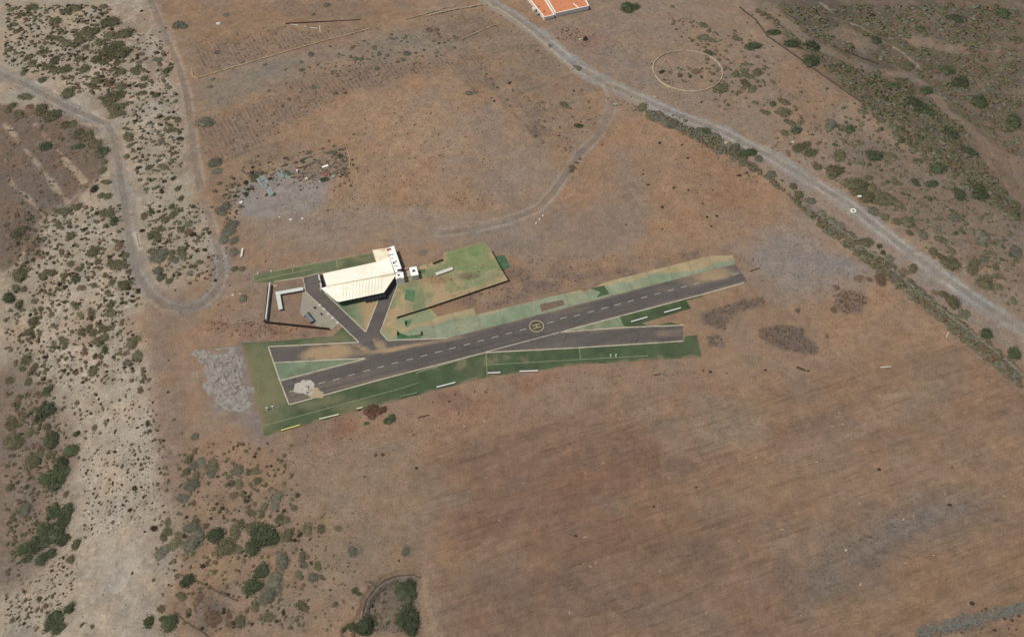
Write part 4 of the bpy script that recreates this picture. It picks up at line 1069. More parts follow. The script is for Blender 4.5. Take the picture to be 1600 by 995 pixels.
# ------------------------------------------------------------------ walls, fences
def strip_wall(name, pts, w, h, mat, label, cat='wall', jit=0.0, step=0.8, base=None, stones=False, parts=None):
    """a wall following the land along sighted points"""
    q = [np.array(G(x, y)) for x, y in pts]
    line = []
    for a, b in zip(q[:-1], q[1:]):
        n = max(1, int(np.linalg.norm(b - a) / step))
        for i in range(n):
            line.append(a + (b - a) * i / n)
    line.append(q[-1])
    mb = MB()
    vs = []
    for i, p in enumerate(line):
        d = line[min(i + 1, len(line) - 1)] - line[max(i - 1, 0)]
        n = np.array([-d[1], d[0]]) / max(np.hypot(d[0], d[1]), 1e-6)
        ww = w / 2 * (1 + random.uniform(-jit, jit)); hh = h * (1 + random.uniform(-jit, jit))
        off = random.uniform(-jit, jit) * w * 0.4
        gz = Hs(p[0], p[1])
        x, y = p[0] + n[0] * off, p[1] + n[1] * off
        vs += [(x - n[0] * ww, y - n[1] * ww, gz - 0.4), (x - n[0] * ww * 0.8, y - n[1] * ww * 0.8, gz + hh), (x + n[0] * ww * 0.8, y + n[1] * ww * 0.8, gz + hh * (1 + random.uniform(-jit, jit) * 0.6)), (x + n[0] * ww, y + n[1] * ww, gz - 0.4)]
    fs = [(0, 1, 2, 3), tuple(4 * (len(line) - 1) + k for k in (3, 2, 1, 0))]
    for i in range(len(line) - 1):
        for k in range(3):
            fs.append((4 * i + k, 4 * i + k + 1, 4 * i + 5 + k, 4 * i + 4 + k))
    mb.add(vs, fs)
    o = mb.build(name, mat)
    return tag(o, label, cat)
M_STONE = paint('dry_stone', (168, 150, 128), 0.95, 0.35, 1.3, 0.6, 3.0)
M_OCHRE = paint('ochre_stone', (172, 149, 116), 0.95, 0.3, 1.2, 0.6, 3.0)
M_DSTONE = paint('dark_stone', (92, 82, 70), 0.95, 0.35, 1.3, 0.6, 3.0)
M_BASALT = paint('grey_stone', (104, 101, 94), 0.95, 0.35, 1.5, 0.6, 3.0, rnd=0.3)
strip_wall('boundary_wall', Z('S3', (188, 215), (165, 420), (120, 815)), 0.42, 1.3, M_WCONC, 'white wall along the west side of the walled yard', step=3)
strip_wall('yard_fence_and_side', Z('S3', (98, 838), (500, 880), (1010, 935), (1160, 950)), 0.16, 1.0, M_TIMBER, 'low dark board fence closing the walled yard to the south', 'fence', step=2)
strip_wall('yard_fence_and_side', Z('S3', (150, 250), (132, 430), (92, 832)), 0.16, 0.9, M_TIMBER, 'dark outer side of the white yard wall, set as its own strip', 'fence', step=2)  # the wall's dark outer side, built as a separate dark strip
bf = thing('board_fence', G(700, 470), 'long low dark fence along the pale turf edge', 'fence')
q = [flat(*p) for p in Z('P2', (110, 720), (375, 638), (700, 527), (1022, 418), (960, 320), (885, 178))]
for a, b in zip(q[:-1], q[1:]):
    MB().beam((a[0], a[1], 0.15), (b[0], b[1], 0.15), 0.12, 0.55).build('board', M_TIMBER, bf)
for a in q:
    MB().box((a[0], a[1], 0.42), (0.2, 0.2, 0.84)).build('fence_post', M_TIMBER, bf)
strip_wall('field_wall', [(299, 108), (301, 119), (308, 123), (350, 110), (400, 95.5), (480, 72), (540, 56), (582, 44.7)], 0.45, 0.28, M_OCHRE, 'long straight ochre stone wall below the upper ploughed field', jit=0.3)
strip_wall('road_wall', [(671, 25), (710, 16), (752, 9), (763, 9), (782, 18), (800, 29), (825, 47.7), (850, 70), (875, 93), (895.5, 108)], 0.6, 0.45, M_STONE, 'pale stone wall bending round the field beside the gravel road', jit=0.35)
strip_wall('field_wall', [(634, 31.5), (660, 24), (690, 15), (712, 9)], 0.4, 0.3, M_STONE, 'short pale stone line near the top edge beside the lane', jit=0.4)
strip_wall('field_wall', [(719, 63), (740, 54), (765, 43), (782, 37.7)], 0.4, 0.3, M_STONE, 'broken low stone wall crossing the field below the lane', jit=0.45)
strip_wall('terrace_wall', [(278, 896), (301, 903), (329, 918), (350, 929), (372, 938.5)], 0.35, 0.25, M_DSTONE, 'dark terrace wall above the brown sunken plot at bottom left', jit=0.3)
strip_wall('terrace_wall', [(279, 962), (295, 974), (318, 988), (330, 998)], 0.35, 0.25, M_DSTONE, 'short terrace wall running out of the bottom edge', jit=0.3)
strip_wall('hollow_wall', PIT_ARC, 0.34, 0.22, M_DSTONE, 'curved dark stone wall round the bushy hollow at the bottom edge', jit=0.35)
strip_wall('terrace_wall', [(1156, 12), (1182, 33), (1200, 58), (1232, 80), (1260, 100), (1283, 116), (1325, 146), (1345, 160)], 0.6, 0.4, M_DSTONE, 'dark terrace wall along the upper lip of the valley', jit=0.35)
strip_wall('terrace_wall', [(1225, 20), (1270, 48), (1298, 70), (1325, 83), (1373, 100)], 0.5, 0.35, M_DSTONE, 'dark terrace wall beside the brown valley path', jit=0.35)
strip_wall('roadside_wall', [(1252, 318), (1290, 345), (1330, 372), (1372, 404), (1420, 444), (1470, 485), (1530, 530), (1600, 588)], 0.8, 0.4, paint('hedge_stone', (126, 117, 105), 0.95, 0.35, 1.5, 0.6, 3.0), 'grey rubble wall among shrubs below the gravel road', jit=0.5, step=0.6)
strip_wall('yard_kerb', Z('L', (430, 385), (600, 338), (780, 298)), 0.28, 0.2, M_STONE, 'low earth kerb above the grey scrap panels', 'kerb', jit=0.3)
strip_wall('yard_kerb', Z('L', (850, 250), (1000, 212), (1150, 160), (1330, 106), (1378, 240), (1372, 360)), 0.32, 0.22, M_STONE, 'pale kerb round the far corner of the scrap yard', 'kerb', jit=0.3)
ct = flat(1074, 112.5)
ring = MB()
cz = float(H(ct[0], ct[1]))
pts = []
for i in range(72):
    a = 2 * math.pi * i / 72
    x, y = ct[0] + 12.2 * math.cos(a), ct[1] + 11.6 * math.sin(a)
    pts.append((x, y, Hs(x, y)))
for i in range(72):
    p, q2 = pts[i], pts[(i + 1) % 72]
    j = random.uniform(0.85, 1.15)
    for r, hh in ((1.0, -0.3), (1.008, 0.42 * j), (1.03, 0.36 * j), (1.035, -0.3)):
        ring.v.append((ct[0] + (p[0] - ct[0]) * r * random.uniform(0.995, 1.005), ct[1] + (p[1] - ct[1]) * r, p[2] + hh))
for i in range(72):
    j = (i + 1) % 72
    for k in range(3):
        ring.f.append((4 * i + k, 4 * j + k, 4 * j + k + 1, 4 * i + k + 1))
tag(ring.build('threshing_circle', paint('circle_stone', (184, 168, 142), 0.95, 0.3, 0.9, 0.6, 3.0, stain=((140, 122, 100), 0.4, 0.8))), 'round pale stone threshing circle above the gravel road', 'stone circle')

# ------------------------------------------------------------------ house with an orange terrace at the top edge
house = thing('house', G(875, 5), 'white house with orange terraces cut by the top edge', 'house')
M_TERRA = paint('orange_tile', (203, 132, 94), 0.85, 0.14, 2.0, 0.15, stain=((186, 104, 70), 1.0, 0.7))
M_PAR = paint('parapet_white', (236, 224, 212), 0.85, 0.08, 1, 0.1)
HZ = 1.3
hb = float(H(*flat(875, 5)[:2]))
def hp(*pts, z=HZ):
    return [tuple(flat(x, y, z + hb)) for x, y in pts]
A_ = hp((831.5, 5), (850.5, 28.2), (866, 24.6), (829, -36), (800, -34))
B_ = hp((868.5, 22.0), (919.8, 10.6), (902, -22), (880, -52), (836, -44), (834, -36), z=1.5)
for nm, rg in (('west_wing', A_), ('east_wing', B_)):
    MB().prism(rg, [(x, y, hb - 0.5) for x, y, z in rg]).build(nm, M_PAR, house)
    cc = np.mean(np.array(rg), 0)
    inn = [(cc[0] + (x - cc[0]) * 0.985, cc[1] + (y - cc[1]) * 0.97, z + 0.03) for x, y, z in rg]
    MB().prism(inn, [(x, y, z - 0.02) for x, y, z in inn]).build('terrace', M_TERRA, house)
    pr = MB()
    for a, b in zip(rg, rg[1:] + rg[:1]):
        pr.beam(a, b, 0.4, 0.42)
    pr.build('parapet', M_PAR, house)
b0, b1 = hp((896, 6.5), (905, 14), z=1.55); MB().beam(b0, b1, 0.3, 0.3).build('dividing_wall', M_PAR, house)
for px, py in ((842, 11.5), (850, 19)):
    c = hp((px, py))[0]
    MB().tube(c, (c[0], c[1], c[2] + 0.5), 0.3, 0.2, n=8).build('roof_vent', M_RUST, house)
for i, (px, py, r) in enumerate(((835, 18, 0.8), (833, 15.5, 0.5), (840, 24, 0.6))):
    p = G(px, py)
    t = thing('water_tank', p, ('white water tank by the orange house', 'smaller white tank behind the water tank at the orange house', 'grey tank at the front corner of the orange house')[i], 'tank', None)
    mt = M_GREYC if i == 2 else M_WCONC
    MB().tube((p[0], p[1], p[2] - 0.1), (p[0], p[1], p[2] + r * 1.5), r, n=14).build('tank_body', mt, t)
    MB().tube((p[0], p[1], p[2] + r * 1.5), (p[0], p[1], p[2] + r * 1.7), r * 0.7, r * 0.4, n=14).build('tank_lid', mt, t)

# ------------------------------------------------------------------ yard furniture and airfield fittings
M_YELLOW = paint('yellow_plank', (214, 204, 120), 0.8, 0.15, 2, 0)
M_PALEY = paint('pale_yellow_plank', (222, 216, 172), 0.8, 0.15, 2, 0)
M_GREENP = paint('faded_green_plank', (120, 136, 98), 0.85, 0.15, 2, 0)
M_WPLANK = paint('white_plank', (226, 224, 214), 0.8, 0.1, 2, 0)
BARR = [((439.8, 673.2), (469.6, 664.7), M_YELLOW, 'bright yellow plank barrier, lowest in the row below the turf'),
        ((499.3, 655.6), (530.1, 648.1), M_PALEY, 'pale yellow plank barrier above the bright yellow one'),
        ((557.7, 639.6), (567.3, 637.1), M_PALEY, 'very short pale yellow barrier beside the dead brown bush'),
        ((625.3, 620.9), (652.5, 614.4), M_GREENP, 'faded green plank barrier on the turf edge'),
        ((682.5, 605.9), (711.6, 598.4), M_WPLANK, 'white plank barrier left of the cross seam in the turf'),
        ((761.8, 583.8), (781.9, 582.9), M_WPLANK, 'short white barrier touching the cross seam in the turf'),
        ((811.9, 581.2), (840.9, 580.1), M_WPLANK, 'long white barrier just right of the short white one'),
        ((986.1, 503.8), (1011.5, 496.5), M_WPLANK, 'white barrier near the narrow end of the dark turf wedge'),
        ((1037.4, 489.4), (1063.5, 482.1), M_WPLANK, 'white barrier at the wide end of the dark turf wedge')]
for a, b, m, lb in BARR:
    p, q = flat(*a), flat(*b)
    t = thing('plank_barrier', (p + q) / 2, lb, 'barrier', 'plank barriers along the turf edge')
    MB().beam((p[0], p[1], 0.28), (q[0], q[1], 0.28), 0.30, 0.16).build('plank', m, t)
    MB().beam((p[0], p[1] + 0.2, 0.10), (q[0], q[1] + 0.2, 0.10), 0.06, 0.34).build('shadow_strip', M_DARK, t)  # dark strip behind the plank, drawn for its shadow line
    for k in (0.06, 0.5, 0.94):
        c = p + (q - p) * k
        MB().box((c[0], c[1], 0.14), (0.12, 0.24, 0.28)).build('leg', M_STEEL, t)
def start_frame(a, b, lb, h=1.0, m=M_WPLANK, rail=M_STEEL, low=True):
    p, q = flat(*a), flat(*b)
    t = thing('start_frame', (p + q) / 2, lb, 'stand', 'start stands on the turf')
    for c in (p, q):
        MB().box((c[0], c[1], h / 2), (0.26, 0.26, h), 0.2).build('upright', m, t)
        MB().box((c[0], c[1] + 0.2, 0.05), (0.2, 0.9, 0.08), 0.1).build('foot', m, t)
    MB().beam((p[0], p[1], 0.12 if low else h * 0.8), (q[0], q[1], 0.12 if low else h * 0.8), 0.10, 0.10).build('rail', rail, t)
start_frame((417.2, 640.0), (426.0, 637.5), 'small white start stand on the worn west turf')
start_frame((954, 557.2), (962.3, 557.0), 'small white start stand beside the crosswind strip')
start_frame(Z('P1', (175, 357))[0], Z('P1', (282, 341))[0], 'low red barred stand on the turf lane behind the walled yard', 0.6, M_WPLANK, paint('red_rail', (130, 84, 70), 0.8, 0.15, 2, 0), False)

# L shaped white counter in the walled yard
t = thing('counter', flat(445, 460), 'white L shaped counter inside the walled yard', 'counter')
L1 = P('S3', 0.85, (262, 325), (275, 385), (345, 362), (722, 295), (712, 245))
MB().prism(L1[::1], [(x, y, 0.72) for x, y, z in L1]).build('long_top', paint('counter_top', (204, 206, 198), 0.7, 0.08, 1.2, 0), t)
L2 = P('S3', 0.85, (274, 388), (318, 615), (384, 603), (343, 365))
MB().prism(L2, [(x, y, 0.722) for x, y, z in L2]).build('short_top', paint('counter_side', (196, 202, 192), 0.7, 0.08, 1.2, 0), t)
for px, py in ((300, 340), (420, 328), (540, 308), (690, 272), (305, 470), (345, 590)):
    c = flat(*Z('S3', (px, py))[0], 0.8)
    MB().box((c[0], c[1], 0.36), (0.5, 0.5, 0.72), RA).build('pier', M_GREYC, t)
# grey picnic table and stools on the concrete
t = thing('picnic_table', flat(483, 497), 'grey slatted table bench at the walled yard concrete edge', 'table')
tp = P('S3', 0.75, (735, 705), (830, 825), (900, 795), (790, 665))
MB().prism(tp, [(x, y, 0.66) for x, y, z in tp]).build('table_top', paint('grey_boards', (112, 116, 116), 0.8, 0.2, 3, 0.1), t)
for px, py in ((760, 705), (845, 805)):
    c = flat(*Z('S3', (px, py))[0], 0.7)
    MB().box((c[0], c[1], 0.33), (0.9, 0.2, 0.66), 0.4).build('trestle', M_TIMBER, t)
bn = MB(); bn.beam(flat(*Z('S3', (795, 655))[0], 0.4), flat(*Z('S3', (905, 795))[0], 0.4), 0.35, 0.06); bn.build('bench_seat', M_TIMBER, t)
for i, (px, py, r, lb) in enumerate(((910, 595, 0.32, 'dark stool beside the taxiway, uppermost of two on the yard concrete'), (1018, 698, 0.3, 'dark stool beside the taxiway, lower of two on the yard concrete'))):
    c = flat(*Z('S3', (px, py))[0], 0)
    t = thing('stool', c, lb, 'stool')
    MB().tube((c[0], c[1], 0.45), (c[0], c[1], 0.52), r, n=12).build('seat', M_TIMBER, t)
    MB().tube((c[0], c[1], 0.0), (c[0], c[1], 0.45), 0.12, n=8).build('pedestal', M_DARK, t)
for i, (px, py) in enumerate(((995, 545), (1065, 612), (1140, 690), (1208, 757), (1290, 830))):
    c = flat(*Z('S3', (px, py))[0], 0)
    o = MB().blob((c[0], c[1], 0.08), 0.42, (1.1, 0.9, 0.45), seed=i).build('edging_stone', M_WCONC, smooth=True)
    tag(o, ('topmost', 'second from the top', 'middle', 'second from the bottom', 'lowest')[i] + ' of five pale stones edging the taxiway', 'stone', 'stones edging the taxiway')
c = G(*Z('S3', (270, 228))[0])
tag(MB().blob(c, 0.6, (1.5, 0.8, 0.5), seed=22).build('boulder', M_STONE, smooth=True), 'pale boulder at the upper corner of the walled yard', 'boulder')

# benches and mats on the pale turf
p, q = flat(*Z('P2', (425, 357))[0], 0.5), flat(*Z('P2', (562, 308))[0], 0.5)
t = thing('long_bench', (p + q) / 2 - np.array([0, 0, 0.5]), 'long pale slab bench on the pale turf', 'bench')
MB().beam(p - np.array([0, 0, 0.1]), q - np.array([0, 0, 0.1]), 1.1, 0.1).build('seat', M_WCONC, t)
for k in (0.12, 0.5, 0.88):
    c = p + (q - p) * k
    MB().box((c[0], c[1], 0.2), (0.3, 0.8, 0.4), RA).build('leg', M_GREYC, t)
p, q = flat(*Z('P2', (398, 268))[0], 0.45), flat(*Z('P2', (482, 236))[0], 0.45)
t = thing('long_bench', (p + q) / 2 - np.array([0, 0, 0.45]), 'short dark brown bench at the turf back edge', 'bench')
MB().beam(p - np.array([0, 0, 0.08]), q - np.array([0, 0, 0.08]), 0.5, 0.08).build('seat', M_TIMBER, t)
for k in (0.1, 0.9):
    c = p + (q - p) * k
    MB().box((c[0], c[1], 0.18), (0.15, 0.4, 0.37), RA).build('leg', M_TIMBER, t)
def mat(pts, rgb, lb, z=0.03):
    w = [tuple(flat(*p, z)) for p in pts]
    top = [(x, y, z + 0.03) for x, y, _ in w]
    o = MB().prism(top, [(x, y, 0.0) for x, y, _ in w]).build('turf_mat', paint('mat_green', rgb, 0.95, 0.15, 0.8, 0.2, stain=((118, 128, 96), 0.5, 0.5)))
    return tag(o, lb, 'mat', 'loose green mats')
mat(Z('P2', (178, 482), (256, 490), (243, 582), (166, 566)), (86, 116, 82), 'square green mat right of the taxiway fork')
mat(Z('P2', (914, 214), (985, 200), (1036, 300), (970, 324)), (66, 96, 70), 'dark green mat outside the far end of the dark fence')
mat(Z('P2', (172, 738), (225, 727), (212, 775), (190, 792), (176, 790)), (96, 118, 88), 'small ragged green mat under the dark fence corner')
mat(Z('P2', (112, 832), (200, 862), (300, 850), (304, 880), (108, 884)), (62, 98, 62), 'bright green mat lying against the white edging')
mat(Z('P2', (290, 320), (340, 318), (330, 350), (288, 352)), (80, 104, 76), 'small green mat behind the little white shed')
for i, (px, py) in enumerate(((110, 845), (305, 848), (176, 760))):
    c = flat(*Z('P2', (px, py))[0], 0)
    o = MB().box((c[0], c[1], 0.35), (0.22, 1.3, 0.7), 0.05).build('short_post', paint('green_post', (58, 84, 58), 0.8, 0.15, 2, 0))
    tag(o, ('dark green board standing at one end of the bright green mat', 'dark green board at the far end of the bright green mat', 'dark green board standing on the small ragged mat')[i], 'board')

# heap of white gravel dumped on the runway's end
def heap(name, pts_full, h, mat_, lb, cat, seed=0, sz=None):
    w = [tuple(flat(*p)[:2]) for p in pts_full]
    xs, ys = [p[0] for p in w], [p[1] for p in w]
    st = 0.22
    X, Y = np.meshgrid(np.arange(min(xs) - 0.4, max(xs) + 0.4, st), np.arange(min(ys) - 0.4, max(ys) + 0.4, st))
    sh = X.shape
    x, y = X.ravel(), Y.ravel()
    s = -sd_poly(x, y, w, 3) + 0.12 * nz(x, y, 1.0, 400 + seed, 3)
    z = 0.06 + h * sstep(-0.1, 1.3, s) * (0.6 + 0.8 * fbm(x, y, 1.6, 401 + seed, 4)) + 0.05 * nz(x, y, 0.5, 402, 2) * (s > 0.2)
    z = np.where(s > -0.1, z, 0.0)
    keep = s > -0.4
    ii = np.arange(x.size).reshape(sh)
    f = np.stack([ii[:-1, :-1].ravel(), ii[:-1, 1:].ravel(), ii[1:, 1:].ravel(), ii[1:, :-1].ravel()], 1)
    f = f[keep[f].all(1)]
    u, inv = np.unique(f, return_inverse=True)
    mb = MB(); mb.v = [tuple(t_) for t_ in np.stack([x[u], y[u], z[u]], 1)]; mb.f = [tuple(r) for r in inv.reshape(-1, 4)]
    return tag(mb.build(name, mat_), lb, cat)
M_GRAV = paint('white_gravel', (182, 173, 160), 0.95, 0.35, 3, 0.6, 6)
heap('gravel_heap', Z('S8', (495, 190), (515, 168), (560, 166), (590, 172), (610, 125), (640, 100), (680, 110), (735, 160), (745, 200), (700, 280), (620, 235), (560, 240), (500, 225)), 0.6, M_GRAV, 'heap of white gravel dumped on the runway west end', 'gravel heap')
heap('sand_heap', Z('S8', (730, 205), (790, 230), (800, 265), (890, 305), (870, 325), (800, 330), (705, 290)), 0.35, paint('spilt_sand', (168, 149, 122), 0.95, 0.15, 2, 0.3), 'spill of tan sand below the white gravel heap', 'sand heap', 5)

# ------------------------------------------------------------------ scrap yard behind the hall
M_ROLL = paint('grey_green_panel', (138, 146, 141), 0.8, 0.3, 1.5, 0.2, rnd=0.12)
M_ROLLD = paint('dark_green_panel', (66, 80, 60), 0.9, 0.2, 1.2, 0.2)
M_GREENC = paint('green_cloth', (60, 70, 52), 0.95, 0.2, 0.8, 0.3)
ROLLS = [((205, 650), (285, 790), 'leftmost long grey panel in the scrap yard'), ((255, 600), (345, 740), 'second long grey panel from the left, in the scrap yard'), ((300, 605), (395, 735), 'third long grey panel from the left, in the scrap yard'),
         ((335, 750), (365, 815), 'stubby grey panel between the upper and lower long panels'), ((380, 840), (440, 960), 'lower grey panel beside the green bush in the scrap yard'), ((425, 800), (485, 945), 'lower right grey panel of the left scrap stack'),
         ((560, 530), (660, 630), 'grey panel at the left of the right scrap stack'), ((600, 560), (690, 650), 'second grey panel of the right scrap stack'), ((640, 505), (735, 610), 'bright grey panel along the green strips'),
         ((685, 655), (670, 780), 'upright grey panel at the foot of the right scrap stack'), ((720, 590), (790, 640), 'short grey panel below the green strips')]
for a, b, lb in ROLLS:
    p, q = flat(*Z('S5', a)[0], 0.0), flat(*Z('S5', b)[0], 0.0)
    t = thing('scrap_sheet', (p + q) / 2, lb, 'panel', 'grey panels dumped in the scrap yard')
    h = random.uniform(0.2, 0.45)
    MB().beam((p[0], p[1], h), (q[0], q[1], h * 0.6), 0.8, 0.08).build('sheet_metal', M_ROLL, t)
    d_ = (q - p) / np.linalg.norm(q - p); n_ = np.array([-d_[1], d_[0], 0]) * 0.39
    for s_ in (-1, 1):
        MB().beam((p[0] + n_[0] * s_, p[1] + n_[1] * s_, 0.02), (q[0] + n_[0] * s_, q[1] + n_[1] * s_, 0.02), 0.08, h + 0.1).build('side_rail', M_ROLL, t)
def cloth(pts, z, lb, m=M_GREENC, v='L'):
    w = [tuple(flat(*p, z)) for p in Z(v, *pts)]
    o = MB().prism([(x, y, z + random.uniform(0, 0.25)) for x, y, _ in w], [(x, y, 0.0) for x, y, _ in w]).build('ground_cover', m)
    return tag(o, lb, 'tarpaulin', 'green covers in the scrap yard')
cloth([(362, 430), (400, 402), (475, 388), (485, 402), (410, 440), (412, 505), (395, 500), (370, 460)], 0.2, 'dark green cover bent round the left scrap stack')
cloth([(850, 275), (900, 250), (985, 234), (985, 258), (945, 285), (890, 308)], 0.25, 'green cover beside the white crossed boards')
cloth([(1100, 198), (1180, 175), (1240, 168), (1235, 200), (1150, 212)], 0.3, 'grey green cover along the far kerb', paint('grey_cover', (86, 86, 74), 0.95, 0.2, 0.8, 0.3))
cloth([(1250, 160), (1330, 140), (1340, 160), (1262, 172)], 0.35, 'narrow green cover in the far yard corner')
cloth([(400, 455), (470, 425), (500, 470), (560, 560), (600, 640), (540, 655), (480, 580), (430, 520)], 0.06, 'dark green backing that darkens the gaps between the left grey panels')  # this sheet and the next: dark backing added to darken the panel gaps
cloth([(590, 400), (650, 380), (720, 440), (760, 470), (700, 490), (690, 550), (650, 545), (620, 470)], 0.06, 'dark green backing that darkens the gaps between the right grey panels')
for k, (a, b) in enumerate((((665, 500), (760, 640)), ((705, 480), (800, 610)), ((750, 490), (835, 590)))):
    p, q = flat(*Z('S5', a)[0], 0.3), flat(*Z('S5', b)[0], 0.1)
    o = MB().beam(p, q, 0.55, 0.14).build('turf_strip_roll', M_ROLLD)
    tag(o, ('left one', 'middle one', 'right one')[k] + ' of three dark green strips leaning in the scrap yard', 'turf strip', 'green strips in the scrap yard')
cx_ = thing('crossed_boards', flat(*Z('L', (1020, 252))[0]), 'white crossed boards lying by the green cover', 'boards')
for a, b, z in (((1022, 232), (1018, 262), 0.12), ((975, 268), (1042, 262), 0.2), ((1010, 240), (1032, 236), 0.05)):
    p, q = flat(*Z('L', a)[0], z), flat(*Z('L', b)[0], z)
    MB().beam(p, q, 0.42, 0.08).build('board', M_WPLANK, cx_)
p, q = flat(*Z('L', (1093, 358))[0], 0.0), flat(*Z('L', (1155, 338))[0], 0.0)
t = thing('freezer_chest', (p + q) / 2, 'white chest lying in the middle of the scrap yard', 'chest')
MB().beam(p, q, 0.75, 0.6).build('chest_body', M_WPLANK, t)
MB().beam(p + np.array([0, 0, 0.603]), q + np.array([0, 0, 0.603]), 0.8, 0.08).build('lid', paint('white_lid', (240, 238, 230), 0.6, 0.06, 2, 0), t)
p = flat(*Z('L', (834, 398))[0])
o = MB().box((p[0], p[1], 0.5), (0.35, 1.1, 1.0), 0.1).build('block_pillar', M_WPLANK); tag(o, 'white upright block at the end of the red planks', 'pillar')
for a, b, z, lb in (((825, 358), (965, 328), 0.5, 'long dark red plank standing in the scrap yard'), ((850, 375), (985, 345), 0.15, 'dull red plank lying in front of the dark red one'), ((850, 412), (940, 405), 0.2, 'dark plank lying on the gravel below the red planks'), ((1000, 345), (1060, 325), 0.1, 'short brown plank lying right of the red planks')):
    p, q = flat(*Z('L', a)[0], z * 0.5), flat(*Z('L', b)[0], z * 0.5)
    o = MB().beam((p[0], p[1], 0.02), (q[0], q[1], 0.02), 0.3, z).build('scrap_plank', paint('red_timber', (96, 58, 50) if z > 0.4 else ((140, 96, 84) if z == 0.15 else (70, 62, 54)), 0.85, 0.2, 2, 0.1)); tag(o, lb, 'plank')
def tub(v, px, py, r, h, m, lb, inner=None):
    p = G(*Z(v, (px, py))[0])
    t = thing('round_tub', p, lb, 'tub')
    MB().ring(p, r, r * 0.8, -0.05, h, 18).build('rim', m, t)
    MB().tube((p[0], p[1], p[2]), (p[0], p[1], p[2] + h * 0.5), r * 0.82, n=18).build('filling', inner or m, t)
tub('L', 245, 717, 0.55, 0.5, M_WPLANK, 'round white tub at the left of the gravel yard')
tub('L', 925, 463, 0.55, 0.3, paint('cream_tub', (218, 196, 172), 0.8, 0.1, 2, 0), 'small cream tub on the gravel below the planks')
tub('L', 1118, 422, 0.8, 0.3, paint('pink_tub', (170, 110, 102), 0.8, 0.15, 2, 0), 'pink paddling tub above the dark shrub', M_RUST)
tub('L', 1205, 440, 0.7, 0.25, M_GREYC, 'grey tub beside the pink tub')
for px, py, r, lb in ((315, 600, 0.35, 'small white stone among shrubs left of the grey panels'), (645, 862, 0.3, 'small pale stone on the gravel yard'), (885, 878, 0.4, 'tan stone at the lower edge of the gravel yard'), (765, 890, 0.5, 'flat tan stone below the gravel yard'), (1065, 492, 0.3, 'pale stone by the dark shrub in the yard')):
    c = G(*Z('L', (px, py))[0])
    tag(MB().blob(c, r, (1.2, 0.9, 0.6), seed=int(px)).build('yard_stone', M_WCONC, smooth=True), lb, 'stone')

# ------------------------------------------------------------------ odds and ends in the fields
p = G(1333, 330)
t = thing('ring_trough', p, 'white ring with dark centre on the road shoulder', 'trough')
MB().ring(p, 0.9, 0.42, -0.05, 0.35, 22).build('rim', M_WPLANK, t)
MB().tube((p[0], p[1], p[2]), (p[0], p[1], p[2] + 0.12), 0.44, n=18).build('basin', M_DARK, t)
def block(px, py, s, rz, m, name, lb, cat, tilt=0.0):
    p = G(px, py)
    o = MB().box((p[0], p[1], p[2] + s[2] * 0.45), s, rz, tilt).build(name, m)
    return tag(o, lb, cat)
block(1343, 308, (1.1, 0.7, 0.5), 0.1, M_WPLANK, 'roadside_box', 'white box beside the shrubs across the road from the ring', 'box')
block(378.5, 396, (0.55, 3.4, 0.5), 0.05, M_WCONC, 'stone_slab', 'long white slab standing right of the hairpin track', 'slab')
strip_wall('retaining_kerb', [(213, 365), (215, 375), (218, 387)], 0.22, 0.2, M_STONE, 'pale kerb beside the dirt track bend', 'kerb', step=1)
for px, py, r, lb in ((342, 37.5, 0.9, 'white boulder in the upper brown field'), (444.5, 37.5, 0.5, 'pale stone at the foot of the mast shadow bar'), (1136, 224, 1.0, 'pale rock in the hedge gap beside the gravel road'), (1024, 152, 0.7, 'tan rock on the gravel road verge below the stone circle'),
                     (908, 62, 0.9, 'tan rock in the reddish scrape near the house'), (364, 461, 0.4, 'white stone right of the hairpin track'), (375, 459, 0.3, 'smaller white stone further along the faint spur'), (1398, 436, 0.35, 'tiny white stone in the roadside rubble wall'),
                     (230, 537, 0.5, 'pale stone at the head of the eroded slope'), (1239, 222, 0.45, 'white stone among shrubs above the gravel road'), (726, 666, 0.35, 'pale stone on the ploughed field below the turf'), (1322, 859, 0.25, 'tiny white stone in the grey patch of the ploughed field')):
    c = G(px, py)
    tag(MB().blob(c, r, (1.1, 0.85, 0.6), seed=int(px)).build('boulder', M_WCONC if 'white' in lb else M_STONE, smooth=True), lb, 'boulder')
for i, (px, py) in enumerate(((837.7, 349.5), (843, 343.4), (848.3, 337.7))):
    p = G(px, py)
    o = MB().tube((p[0], p[1], p[2] - 0.1), (p[0], p[1], p[2] + 0.45), 0.28, 0.2, n=10).build('marker_post', M_WPLANK)
    tag(o, ('lowest', 'middle', 'uppermost')[i] + ' of three white markers beside the branch track', 'marker', 'white markers beside the branch track')
p = G(961, 166)
t = thing('notice_board', p, 'small white board at the branch track junction', 'sign')
MB().box((p[0], p[1], p[2] + 0.7), (1.5, 0.1, 0.7), 0.1).build('face_panel', M_WPLANK, t)
for s_ in (-0.6, 0.6):
    MB().box((p[0] + s_, p[1] + s_ * 0.1, p[2] + 0.4), (0.1, 0.13, 1.0), 0.1).build('post', M_TIMBER, t)
